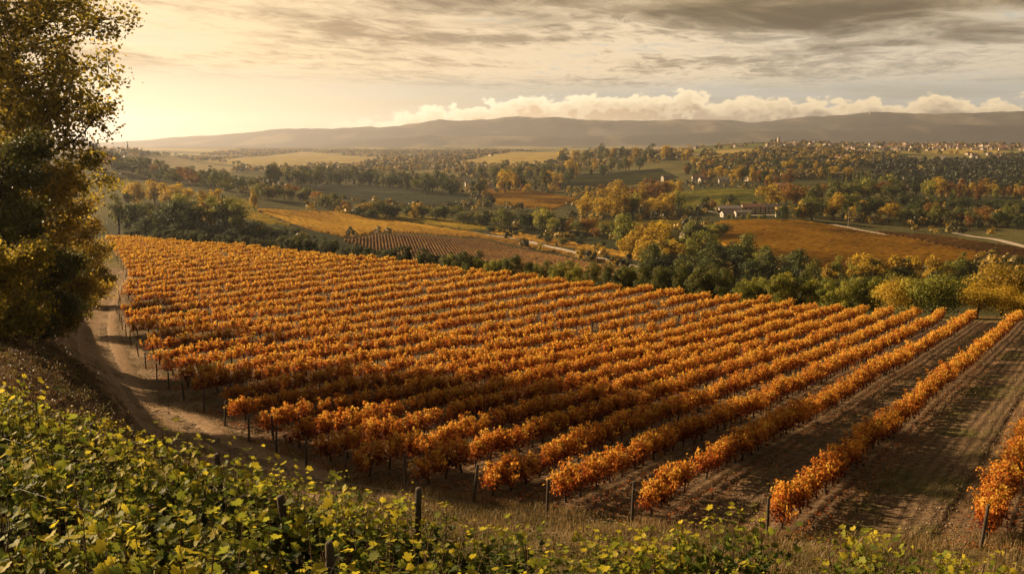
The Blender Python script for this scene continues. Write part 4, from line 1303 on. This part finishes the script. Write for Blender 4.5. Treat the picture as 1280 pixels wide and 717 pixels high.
farmhouse(622, 236, 22, 10, 4.4, 2.0, 'wall_white', 'roof_grey', R(4), 'long pale shed in the grove in mid valley', 'shed', name='shed', chimney=False)
farmhouse(742, 204, 20, 12, 7, 3, 'wall_cream', 'roof_tile', R(8), 'cream house among trees on the rise behind the olive field')
farmhouse(760, 204, 14, 10, 6, 3, 'wall_white', 'roof_grey', R(-10), 'white house right of the cream one on the rise')
farmhouse(834, 226, 15, 9, 5, 2.6, 'wall_stone', 'roof_grey', R(16), 'grey stone house at the right end of the olive field')
farmhouse(838, 262, 15, 8, 4, 2.2, 'wall_white', 'roof_grey', R(6), 'pale farm shed right of the golden poplar grove', 'shed', name='shed', chimney=False)
farmhouse(288, 268, 6, 5, 3.2, 1.6, 'wall_white', 'roof_grey', R(-20), 'tiny white hut beside the dark belt on the left', 'hut', name='hut', ymin=330, chimney=False)
for a_, b_, l_ in [(872, 226, 'white house nearest the olive field in the hamlet'), (886, 220, 'cream house at the back of the hamlet'), (905, 230, 'grey roofed house in the middle of the hamlet'), (938, 226, 'terracotta roofed house under the golden trees of the hamlet'), (966, 215, 'pale gabled house at the upper end of the hamlet'), (975, 238, 'white house beyond the bright green field'), (880, 229, 'low white house at the front of the hamlet')]:
    farmhouse(a_, b_, rngt.uniform(10, 15), rngt.uniform(7, 9), 5.2, 2.6, ['wall_white', 'wall_cream'][int(rngt.integers(0, 2))] if 'white' not in l_ else 'wall_white', 'roof_grey' if 'grey' in l_ else 'roof_tile', rngt.uniform(-.5, .5), l_, hip=rngt.random() < .4)

# hilltop village
vrng = np.random.default_rng(31)
VAR = []
for wl, wn in (('wall_white', 'white'), ('wall_cream', 'cream'), ('wall_stone', 'stone')):
    for rf, rn in (('roof_tile', 'terracotta'), ('roof_grey', 'grey')):
        for w_, d_, h_, r_, sn in ((11, 9, 6, 3, 'small'), (17, 11, 8, 3.4, 'large'), (24, 10, 5, 2.4, 'long')):
            VAR.append((house_meshes(w_, d_, h_, r_, wl, rf, vrng.random() < .4), '%s %s house with %s roof' % (sn, wn, rn)))
def village(n_, x0, x1, ya, yb, where, dens=1.0):
    for _ in range(n_):
        a_ = vrng.uniform(x0, x1); b_ = np.interp(a_, [x0, x1], [ya[0], ya[1]]) + vrng.uniform(0, 1) * (np.interp(a_, [x0, x1], [yb[0], yb[1]]) - np.interp(a_, [x0, x1], [ya[0], ya[1]]))
        x, y = spot(a_, b_, 1400, 2780)
        (wm, rm), lb = VAR[int(vrng.choice(len(VAR), p=np.array([3, 2, 1.5, 1, 1, 1, 3, 2, 1.5, 1, 1, 1, 1, .7, .5, .5, .5, .5]) / 24.2 * 24.2 / np.sum([3, 2, 1.5, 1, 1, 1, 3, 2, 1.5, 1, 1, 1, 1, .7, .5, .5, .5, .5])))]
        e = link('house', None, None, (x, y, float(ground(x, y))), vrng.uniform(-1.2, 1.2), vrng.uniform(.5, .85))
        tag(e, lb + ' ' + where, 'house', lb + 's ' + where)
        link('wall', wm, e); link('roof', rm, e)
village(104, 955, 1080, (176, 180), (191, 193), 'crowded on the village hill')
village(72, 1080, 1200, (180.5, 182), (190, 188), 'strung along the plateau right of the village hill')
village(40, 1195, 1285, (182, 183), (188, 189), 'at the right end of the plateau')
village(9, 868, 950, (185, 182), (187, 184), 'spaced out left of the village hill')
village(22, 1000, 1280, (192, 193), (200, 202), 'scattered below the plateau edge')
village(8, 600, 860, (190, 189), (195, 192), 'lost on the hazy plain left of the village')

def tower(px, py, w, h, label, ymin, cap='flat', mat='wall_stone', name='stone_tower', ymax=12000):
    x, y = spot(px, py, ymin, ymax)
    e = link(name, None, None, (x, y, float(ground(x, y))), R(20))
    tag(e, label, 'tower')
    g = Geo(); g.box((0, 0, h / 2 - 1), (w, w, h + 2))
    g.box((0, 0, h + .15), (w * 1.15, w * 1.15, .5))
    link('wall', g.mesh('wall', M[mat]), e)
    g = Geo()
    if cap == 'flat':
        for k in (-1, 1):
            for q in (-1, 1):
                g.box((k * w * .42, q * w * .42, h + .9), (w * .24, w * .24, 1.2))
        link('battlement', g.mesh('battlement', M[mat]), e)
    else:
        z0 = h + .4
        c = [(-w * .6, -w * .6, z0), (w * .6, -w * .6, z0), (w * .6, w * .6, z0), (-w * .6, w * .6, z0)]
        for i in range(4):
            g.poly([c[i], c[(i + 1) % 4], (0, 0, z0 + w * 1.3)])
        link('spire', g.mesh('spire', M['roof_grey']), e)
    g = Geo()
    g.box((0, -w / 2 - .02, h * .75), (w * .22, .2, w * .5))
    link('window', g.mesh('window', M['glass']), e)
tower(973, 179, 4.5, 13, 'pale church tower rising over the village hill', 1800, 'spire', 'wall_cream', 'church_tower', 2600)
tower(118, 198, 8, 20, 'old stone tower on the crest of the wooded left hill', 800, 'flat', 'wall_stone', 'stone_tower', 1000)
tower(1088, 142.5, 12, 20, 'tiny lookout tower on the far right mountain top', 8600, 'flat', 'wall_stone', 'lookout_tower', 9200)

def utility_pole(px, py, h, label):
    x, y = spot(px, py, 300)
    e = link('utility_pole', None, None, (x, y, float(ground(x, y))), R(30))
    tag(e, label, 'pole')
    g = Geo(); g.tube([(0, 0, -.5), (0, 0, h * .5), (0, 0, h)], np.array([.15, .12, .09]), 8)
    link('mast', g.mesh('mast', rough_mat('concrete_pole', (.24, .21, .17), (.34, .30, .25), 3)), e)
    g = Geo(); g.box((0, 0, h - .8), (2.2, .16, .18))
    link('crossarm', g.mesh('crossarm', M['post']), e)
    g = Geo()
    for k in (-.95, 0.0, .95):
        g.tube([(k, 0, h - .71), (k, 0, h - .4)], .09, 6)
    link('insulator', g.mesh('insulator', M['wall_white']), e)
utility_pole(1060, 284, 14, 'pale utility pole where the lane leaves the wood')

# ------------------------------------------------------------------ big trees on the left bank
def branch_tree(seed, h, spread, nlimb, leaf, per, pal, low=.18, lean=(0, 0), gap=.3, name='tree'):
    rng = np.random.default_rng(seed)
    g = Geo()
    zz = np.linspace(-.4, h * .92, 12)
    wob = np.cumsum(rng.normal(0, .012 * h, (12, 2)), 0)
    tr = np.stack([wob[:, 0] + lean[0] * zz, wob[:, 1] + lean[1] * zz, zz], 1)
    r0 = h * .018
    g.tube(tr, np.linspace(r0 * 1.2, r0 * .12, 12), 9)
    tips = []
    for i in range(nlimb):
        hz = low + (.95 - low) * (i + rng.random()) / nlimb
        st = np.array([np.interp(hz * h * .92, zz, tr[:, c]) for c in range(3)])
        az = i * 2.4 + rng.normal(0, .4)
        prof = math.sin(math.pi * min(1, .25 + .75 * (1 - hz))) ** .6 if hz > .35 else .75 + hz * .6
        L = spread * max(.28, prof) * rng.uniform(.75, 1.15)
        up = rng.uniform(.15, .75)
        dv = np.array([math.cos(az), math.sin(az), up]); dv /= np.linalg.norm(dv)
        pts = [st]
        for k in range(6):
            dv = dv + rng.normal(0, .13, 3) + (0, 0, -.02 + .05 * (k > 2)); dv /= np.linalg.norm(dv)
            pts.append(pts[-1] + dv * L / 6)
        pts = np.array(pts)
        rl = r0 * (.5 - .3 * hz)
        g.tube(pts, np.linspace(rl, rl * .2, 7), 6, False)
        for k in range(1, 7):
            for _ in range(3 if k > 2 else 2):
                d2 = dv * .5 + rng.normal(0, .7, 3); d2 /= np.linalg.norm(d2)
                l2 = L * rng.uniform(.16, .36)
                q = np.array([pts[k], pts[k] + d2 * l2 * .5 + rng.normal(0, .05, 3), pts[k] + d2 * l2 + rng.normal(0, .1, 3) + (0, 0, .05)])
                g.tube(q, np.array([rl * .28, rl * .18, rl * .07]), 4, False)
                for w in (.45, .75, 1.0):
                    if rng.random() < gap: continue
                    tips.append(q[0] + (q[-1] - q[0]) * w)
                # fine twigs
                for _t in range(2):
                    d3 = d2 + rng.normal(0, .8, 3); d3 /= np.linalg.norm(d3)
                    e = q[1] + d3 * l2 * .5
                    g.tube([q[1], e], np.array([rl * .1, rl * .04]), 3, False)
                    tips.append(e)
    tips = np.array(tips)
    k = np.repeat(np.arange(len(tips)), per)
    sg = leaf * 1.5
    off = rng.normal(0, sg, (len(k), 3)); off[:, 2] *= .8
    pos = tips[k] + off
    nrm = off / (np.linalg.norm(off, axis=1)[:, None] + 1e-6) * .5 + rand_dir(rng, len(k)) * .8 + (0, 0, .35)
    patch = rng.normal(0, .14, len(tips))[k]
    hue = np.clip(.56 + patch + rng.normal(0, .16, len(k)), 0, 1)
    t = np.stack([hue, rng.random(len(k)), rng.random(len(k))], 1)
    pos[:, 2] = np.maximum(pos[:, 2], .1)
    v, f, t = leaves(rng, pos, nrm, leaf * rng.uniform(.6, 1.3, len(k)), LEAF_FOLD, t, .5)
    return np_mesh('crown', v, [f], [M[pal]], attrs={'tint': t}), g.mesh('trunk', M['bark'], True)

M['bigolive'] = leaf_mat('olive_gold_leaf', [(0.0, (.055, .052, .012)), (0.4, (.15, .130, .020)), (0.72, (.31, .235, .026)), (1.0, (.50, .37, .045))], 0.68, 0.1)
M['ivy'] = leaf_mat('dark_ivy_leaf', [(0.0, (.022, .028, .008)), (0.5, (.06, .065, .015)), (1.0, (.14, .125, .022))], 0.4, 0.1, .5, .2)
M['honey'] = leaf_mat('honey_leaf', [(0.0, (.06, .034, .008)), (0.45, (.24, .165, .018)), (1.0, (.45, .31, .032))], 0.58, 0.1)
def big_tree(px, py, y, h, spread, nlimb, leaf, per, pal, label, seed, low=.18, gap=.3, name='broadleaf_tree', cat='tree', lean=(0, 0)):
    x = float(tcol(px, py)) * y
    cm, tm = branch_tree(seed, h, spread, nlimb, leaf, per, pal, low, lean, gap)
    e = link(name, None, None, (x, y, float(ground(x, y)) - .1), 0)
    tag(e, label, cat)
    link('crown', cm, e); link('trunk', tm, e)
big_tree(30, 410, 70, 27, 7.2, 32, .30, 17, 'bigolive', 'tall olive gold tree rising out of frame on the left bank', 11, .22, .32)
big_tree(4, 405, 49, 11.0, 2.5, 22, .19, 16, 'ivy', 'dark ivy-clad tree in front of the tall olive gold tree', 13, .05, .1, 'ivy_clad_tree')
big_tree(82, 352, 92, 12.5, 4.0, 20, .22, 14, 'honey', 'honey coloured small tree at the head of the dirt track', 14, .1, .2)
big_tree(48, 385, 62, 11.5, 3.8, 22, .22, 15, 'honey', 'rounded honey brown tree beside the ivy-clad trunk', 15, .05, .15)
big_tree(72, 378, 66, 7.0, 2.6, 16, .17, 26, 'bigolive', 'olive bush at the inner bend of the dirt track', 16, .03, .1, 'bush', 'shrub')
big_tree(40, 412, 48, 6.0, 2.6, 16, .16, 26, 'ivy', 'dark green bush at the foot of the tall tree', 17, .03, .1, 'bush', 'shrub')
big_tree(8, 425, 43, 4.5, 2.4, 14, .15, 26, 'bigolive', 'low olive bush at the left edge above the dry bank', 18, .03, .1, 'bush', 'shrub')
big_tree(112, 350, 118, 8.0, 3.2, 16, .19, 24, 'bigolive', 'green bush hanging over the far end of the dirt track', 19, .03, .1, 'bush', 'shrub')

# ------------------------------------------------------------------ dry grass and brush
def blades(name, label, xs, ys, h, mat, seed, wid=.012):
    rng = np.random.default_rng(seed)
    n_ = len(xs)
    zs = ground(xs, ys)
    a = rng.uniform(0, 6.28, n_)
    hh = h * rng.uniform(.4, 1.25, n_)
    w = wid * rng.uniform(.7, 1.5, n_)
    b = np.stack([xs, ys, zs - .02], 1)
    sx = np.stack([np.cos(a), np.sin(a), np.zeros(n_)], 1) * w[:, None]
    ln = rng.normal(0, .28, (n_, 2))
    md = b + np.stack([ln[:, 0] * hh * .35, ln[:, 1] * hh * .35, hh * .6], 1)
    tp = b + np.stack([ln[:, 0] * hh, ln[:, 1] * hh, hh], 1)
    v = np.stack([b - sx, b + sx, md + sx * .7, md - sx * .7, tp], 1).reshape(-1, 3)
    o = (np.arange(n_) * 5)[:, None]
    q = o + np.array([[0, 1, 2, 3]]); t3 = o + np.array([[3, 2, 4]])
    cl = smooth_noise(xs / 1.5, ys / 1.5, seed, 3)
    tint = np.repeat(np.stack([np.clip(.5 + 1.1 * cl + rng.normal(0, .16, n_), 0, 1), rng.random(n_), rng.random(n_)], 1), 5, 0)
    me = np_mesh(name, v, [q, t3], [mat], attrs={'tint': tint})
    tag(link(name, me), label, 'grass', kind='stuff')
M['drygrass'] = leaf_mat('dry_grass_blade', [(0.0, (.050, .045, .016)), (0.4, (.13, .092, .034)), (1.0, (.29, .20, .085))], 0.35, 0)
M['redbrush'] = leaf_mat('red_brown_brush', [(0.0, (.045, .022, .013)), (0.5, (.105, .060, .026)), (1.0, (.20, .13, .045))], 0.3, 0)
rg = np.random.default_rng(55)
def scatter(poly_px, n_, fn=None, clump=0.0, plane=True):
    poly = np.array([on_plane(*p) for p in poly_px]) if plane else poly_world(poly_px, 9)
    lo, hi = poly.min(0), poly.max(0)
    xs = rg.uniform(lo[0], hi[0], n_ * 4); ys = rg.uniform(lo[1], hi[1], n_ * 4)
    m = inside(poly, xs, ys)
    if clump: m &= smooth_noise(xs / 1.8, ys / 1.8, 71, 3) > -clump * rg.random(len(xs))
    return xs[m][:n_], ys[m][:n_]
front = np.array([(-4, 24), (3, 21), (12, 19), (22, 18), (24, 29), (17, 27.6), (9.6, 28.0), (5, 29.6), (0, 31.6), (-4, 33.2), (-7.5, 35.5)])
def scatter_w(poly, n_, clump=.5, thr=0.0):
    lo, hi = poly.min(0), poly.max(0)
    xs = rg.uniform(lo[0], hi[0], n_ * 4); ys = rg.uniform(lo[1], hi[1], n_ * 4)
    m = inside(poly, xs, ys) & (smooth_noise(xs / 1.6, ys / 1.6, 71, 3) > thr - clump * rg.random(len(xs)))
    return xs[m][:n_], ys[m][:n_]
xs, ys = scatter_w(front, 46000, .35, .06)
blades('dry_grass', 'dry straw coloured grass between the green vines and the orange rows', xs, ys, .30, M['drygrass'], 3)
bankp = np.array([(-11, 18), (-5.5, 21), (-7, 27), (-13.5, 36), (-20.5, 44), (-26.5, 52), (-33, 62), (-45, 85), (-56, 92), (-40, 50), (-28, 36), (-19, 26)])
xs, ys = scatter_w(bankp, 42000, .6, .0)
blades('bank_grass', 'reddish brown dry grass on the bank left of the track', xs, ys, .20, M['redbrush'], 4, .016)
und = []
for ri in sorted(row_ends)[:16]:
    a, b = row_ends[ri]
    u_ = rg.uniform(a, min(b, a + 45), 1500); o_ = np.where(rg.random(1500) < .6, rg.normal(0, .3, 1500), rg.uniform(-1.9, 1.9, 1500))
    und.append(RN[None] * (ROW_S[ri] + o_)[:, None] + RD[None] * u_[:, None])
und = np.concatenate(und)
blades('alley_grass', 'thin weeds and grass under and between the vine rows', und[:, 0], und[:, 1], .22, M['drygrass'], 6, .014)

def brush(name, label, xs, ys, h, k, leaf, mat, seed):
    rng = np.random.default_rng(seed)
    zs = ground(xs, ys)
    n_ = len(xs)
    hh = h * rng.uniform(.5, 1.3, n_)
    d_ = rand_dir(rng, n_ * k).reshape(n_, k, 3); d_[..., 2] = np.abs(d_[..., 2])
    pos = np.stack([xs, ys, zs], 1)[:, None] + d_ * (hh[:, None, None] * rng.uniform(.3, 1, (n_, k, 1)))
    nrm = d_ + rand_dir(rng, n_ * k).reshape(d_.shape)
    hue = np.clip(rng.normal(.5, .2, n_)[:, None] + rng.normal(0, .14, (n_, k)), 0, 1)
    t = np.stack([hue, rng.random(hue.shape), rng.random(hue.shape)], -1).reshape(-1, 3)
    v, f, t = leaves(rng, pos.reshape(-1, 3), nrm.reshape(-1, 3), leaf * rng.uniform(.6, 1.3, n_ * k), LEAF_FOLD, t)
    tag(link(name, np_mesh(name, v, [f], [mat], attrs={'tint': t})), label, 'undergrowth', kind='stuff')
M['weed'] = leaf_mat('weed_leaf', [(0.0, (.05, .048, .014)), (0.5, (.11, .095, .026)), (1.0, (.22, .16, .05))], 0.35, 0)
xs, ys = scatter_w(np.array([(-9, 22), (-3, 21), (2, 20), (3, 24), (-2, 29), (-5, 31)]), 130, .8, .0)
brush('weeds', 'tangled yellow green weeds below the near vine ends', xs, ys, .55, 90, .06, M['weed'], 8)
xs, ys = scatter_w(bankp, 1500, .6, .0)
brush('bank_brush', 'low red brown brush on the bank under the trees', xs, ys, .42, 60, .085, M['redbrush'], 9)
xs, ys = scatter_w(np.array([(4, 17), (14, 15.5), (20, 15), (22, 20), (12, 22), (5, 22)]), 90, .8, .05)
brush('weeds', 'low green weeds along the bottom right of the slope', xs, ys, .45, 80, .06, M['weed'], 10)
def fallen():
    rng = np.random.default_rng(66)
    V_ = []
    for ri in sorted(row_ends)[:16]:
        a, b = row_ends[ri]
        m_ = 3200
        u_ = a - 1 + (min(b, a + 50) - a) * rng.random(m_) ** 1.3
        V_.append(RN[None] * (ROW_S[ri] + rng.normal(.3, .75, m_))[:, None] + RD[None] * u_[:, None])
    p = np.concatenate(V_)
    z = ground(p[:, 0], p[:, 1]) + .05
    nl = len(p)
    nrm = rand_dir(rng, nl) * .45 + (0, 0, 1)
    t = np.stack([np.clip(rng.normal(.36, .2, nl), 0, 1), rng.random(nl), rng.random(nl)], 1)
    v, f, t = leaves(rng, np.stack([p[:, 0], p[:, 1], z], 1), nrm, .10 * rng.uniform(.5, 1.2, nl), LEAF_FOLD, t)
    tag(link('fallen_leaves', np_mesh('fallen_leaves', v, [f], [M['orange']], attrs={'tint': t})), 'fallen vine leaves lying on the soil along the near rows', 'leaves', kind='stuff')
fallen()
def clods():
    rng = np.random.default_rng(67)
    P_ = []
    for ri in sorted(row_ends)[:16]:
        a, b = row_ends[ri]
        m_ = 2600
        u_ = a - 1.5 + (min(b, a + 45) - a) * rng.random(m_) ** 1.4
        P_.append(RN[None] * (ROW_S[ri] + rng.uniform(-2.6, 2.2, m_))[:, None] + RD[None] * u_[:, None])
    tp = TRACK[rng.integers(0, len(TRACK), 9000)] + rng.normal(0, 2.6, (9000, 2))
    p = np.concatenate(P_ + [tp])
    n_ = len(p)
    z = ground(p[:, 0], p[:, 1])
    r = .012 + .055 * rng.random(n_) ** 3
    o6 = np.array([(1, 0, 0), (0, 1, 0), (-1, 0, 0), (0, -1, 0), (0, 0, .9), (0, 0, -.6)], float)
    v = o6[None] * rng.uniform(.6, 1.4, (n_, 6, 1)) * r[:, None, None]
    a = rng.uniform(0, 6.28, n_)
    ca, sa = np.cos(a)[:, None], np.sin(a)[:, None]
    v = np.stack([v[..., 0] * ca - v[..., 1] * sa + p[:, 0:1], v[..., 0] * sa + v[..., 1] * ca + p[:, 1:2], v[..., 2] + z[:, None] + .02], -1)
    f = np.array([(0, 1, 4), (1, 2, 4), (2, 3, 4), (3, 0, 4), (1, 0, 5), (2, 1, 5), (3, 2, 5), (0, 3, 5)])
    ff = (f[None] + (np.arange(n_) * 6)[:, None, None]).reshape(-1, 3)
    tag(link('soil_clods', np_mesh('soil_clods', v.reshape(-1, 3), [ff], [rough_mat('clod_earth', (.10, .068, .040), (.26, .185, .115), 2.0)])), 'clods and stones strewn over the track and between the near rows', 'clods', kind='stuff')
    tn = np.gradient(TRACK, axis=0); tn /= np.linalg.norm(tn, axis=1)[:, None]; nr = np.stack([tn[:, 1], -tn[:, 0]], 1)
    k = rng.integers(0, len(TRACK), 16000)
    off = np.where(rng.random(16000) < .3, rng.normal(0, .3, 16000), np.where(rng.random(16000) < .5, -1, 1) * (2.5 + np.abs(rng.normal(0, .9, 16000))))
    q = TRACK[k] + nr[k] * off[:, None] + rng.normal(0, .3, (16000, 2))
    m = smooth_noise(q[:, 0] / 1.3, q[:, 1] / 1.3, 72, 3) > -.04
    blades('track_grass', 'dry grass along the verges and middle of the track', q[m, 0], q[m, 1], .24, M['drygrass'], 12, .014)
clods()
xs, ys = scatter_w(bankp, 520, .5, .03)
brush('bank_weeds', 'olive gold weeds on the bank below the trees', xs, ys, .5, 70, .08, M['weed'], 13)
# edge of the vineyard at the right: pale scrub between the last rows and the thicket
edge_poly = np.array([on_plane(*p) for p in [(1110, 398), (1290, 402), (1290, 396)]])

# ------------------------------------------------------------------ green vines in the foreground
rngg = np.random.default_rng(404)
def green_canopy(rng, nl, length, width, bottom, top, leaf):
    ns = 16
    sx = rng.uniform(-length / 2, length / 2, ns)
    lean = rng.normal(0, .28, (ns, 2))
    sh = bottom + (top - bottom) * rng.uniform(.42, 1.18, ns)
    k = rng.integers(0, ns, nl)
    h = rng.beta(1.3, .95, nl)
    z = bottom + (sh[k] - bottom) * h
    out = rng.normal(0, 1, nl) * width * .30 * (1.15 - .5 * h)
    pos = np.stack([sx[k] + lean[k, 0] * h + rng.normal(0, .09, nl), lean[k, 1] * h * .8 + out, z], 1)
    nrm = rand_dir(rng, nl) * .55 + np.stack([np.zeros(nl), np.sign(pos[:, 1]) * .35, np.full(nl, .65)], 1)
    hue = np.clip(.17 + .66 * h ** 1.8 + rng.normal(0, .17, ns)[k] + rng.normal(0, .13, nl), 0, 1)  # yellower young tips; shade on the lower leaves also painted in by height
    t = np.stack([hue, rng.random(nl), rng.random(nl)], 1)
    size = leaf * (.42 + 1.15 * rng.random(nl) ** 2.0) * (1.2 - .4 * h)
    shoots = Geo()
    for i in range(ns):
        a = np.array([sx[i], 0, bottom - .1]); b = np.array([sx[i] + lean[i, 0], lean[i, 1] * .8, sh[i] + .08])
        shoots.tube([a, (a + b) / 2 + rng.normal(0, .05, 3), b], np.array([.011, .008, .003]), 4, False)
    return leaves(rng, pos, nrm, size, LEAF_GRAPE, t, .7), shoots
gv = []
M['shoot'] = rough_mat('red_brown_shoot', (.06, .03, .016), (.14, .075, .035), 8, .8)
for i in range(8):
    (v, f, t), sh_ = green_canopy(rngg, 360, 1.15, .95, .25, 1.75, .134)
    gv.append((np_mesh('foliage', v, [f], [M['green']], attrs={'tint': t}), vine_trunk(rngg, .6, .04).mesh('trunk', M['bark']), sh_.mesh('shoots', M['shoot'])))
def green_row(path, step, hfun, rowname, wide=1.0, skip=0.0, vary=.12):
    w = catmull(path, 12)
    sg = np.concatenate([[0], np.cumsum(np.hypot(*np.diff(w, axis=0).T))])
    for k, q in enumerate(np.arange(.3, sg[-1], step)):
        x = np.interp(q, sg, w[:, 0]) + rngg.normal(0, .12); y = np.interp(q, sg, w[:, 1]) + rngg.normal(0, .15)
        j = min(int(np.searchsorted(sg, q)), len(w) - 1); d_ = w[j] - w[max(j - 1, 0)]
        if x / y > .06 and rngg.random() < .08 or rngg.random() < skip: continue
        fm, tm, sm = gv[int(rngg.integers(0, 8))]
        v_ = vary if x / y < .06 else .42
        h = hfun(x / y) * rngg.uniform(1 - v_, 1 + v_)
        if x / y > .06: y += rngg.normal(0, .5)
        e = link('green_grapevine', None, None, (x, y, float(ground(x, y)) - .03), math.atan2(d_[1], d_[0]) + (math.pi if rngg.random() < .5 else 0), (min(1, .35 + .65 * h), wide * min(1, .35 + .65 * h), h))
        tag(e, 'yellowing green grapevine, %s from left in %s' % (ordinal(k), rowname), 'grapevine', 'green grapevines in ' + rowname)
        link('foliage', fm, e); link('trunk', tm, e); link('shoots', sm, e)
hA = lambda t: float(np.interp(t, [-.5, -.14, .03, .2, .6], [.93, .68, .60, .62, .60]))
ROWG = [(-13.5, 20), (-9.5, 17.0), (-6.0, 14.8), (-3, 13.4), (0, 12.9), (3.5, 13.0), (8, 13.2)]
green_row(ROWG, .76, hA, 'the back row of the green vines')
green_row([(-11.5, 16.2), (-7.5, 13.6), (-4.4, 11.6), (-1.4, 10.6)], .72, lambda t: float(np.interp(t, [-.6, -.15], [.92, .72])), 'the middle row of the green vines')
green_row([(-8.6, 12.6), (-5.2, 10.3), (-3.0, 8.9), (-.7, 8.3)], .72, lambda t: float(np.interp(t, [-.6, -.1], [.88, .70])), 'the front row of the green vines')
green_row([(-5.6, 9.2), (-3.6, 7.6), (-1.8, 6.9)], .8, lambda t: .85, 'the nearest row at the bottom left')
hB = lambda t: .66
green_row([(5.5, 11.4), (8, 12.2), (10, 14.2)], 1.0, hB, 'the low straggling row at the bottom right')
green_row([(-.6, 9.8), (1.6, 9.9), (4.0, 10.8), (6.2, 12.0)], .95, lambda t: .58, 'the short low row at the bottom centre', skip=.4)
M['wire'] = rough_mat('dull_wire', (.07, .065, .055), (.13, .12, .10), 5, .5)
gp = [(-7.9, 15.9, 'grey post among the green vines at the far left'), (-4.9, 14.2, 'dark post behind the green vines below the track bend'), (-1.5, 13.15, 'post at the middle of the back green row'),
      (-5.9, 12.5, 'weathered post in the middle green row at the left'), (-2.9, 11.0, 'weathered post in the middle green row'), (-4.2, 9.65, 'thick weathered post in the front green row'), (-1.9, 8.6, 'short weathered post at the right of the front green row')]
for x, y, lb in gp:
    put_post(x, y, lb, None, rngg.uniform(.9, 1.0))
def wire(pts, label, hz):
    q = []
    for (x0, y0), (x1, y1) in zip(pts[:-1], pts[1:]):
        for s in np.linspace(0, 1, 8, endpoint=False):
            x, y = x0 + (x1 - x0) * s, y0 + (y1 - y0) * s
            z = float(ground(x0, y0)) * (1 - s) + float(ground(x1, y1)) * s + hz - .12 * s * (1 - s)
            q.append((x, y, z))
    g = Geo(); g.tube(q, .004, 4)
    tag(link('trellis_wire', g.mesh('trellis_wire', M['wire'])), label, 'wire')
wire([(-8.6, 12.6), (-4.2, 9.65), (-1.9, 8.6), (-.5, 8.2)], 'slack trellis wire along the front green row', .95)
wire([(-11.5, 16.2), (-5.9, 12.5), (-2.9, 11.0), (-1.2, 10.5)], 'trellis wire along the middle green row', 1.15)
wire([(-13, 19.6), (-7.9, 15.9), (-4.9, 14.2), (-1.5, 13.15), (2.2, 12.95)], 'trellis wire along the back green row', 1.3)

# ------------------------------------------------------------------ haze
def haze():
    g = Geo()
    g.box((0, 6300, 90), (30000, 12900, 470))
    mt = bpy.data.materials.new('haze_air')
    mt.use_nodes = True
    nt = mt.node_tree
    nt.nodes.clear()
    nb = NB(nt)
    pv = nb.node('ShaderNodeVolumePrincipled')
    pv.inputs['Color'].default_value = (.82, .85, .94, 1)
    pv.inputs['Density'].default_value = 0.58e-4
    pv.inputs['Anisotropy'].default_value = 0.60
    o = nb.node('ShaderNodeOutputMaterial')
    nt.links.new(pv.outputs[0], o.inputs['Volume'])
    tag(link('haze', g.mesh('haze', mt)), 'thin golden evening haze over the valley', 'haze', kind='stuff')
haze()
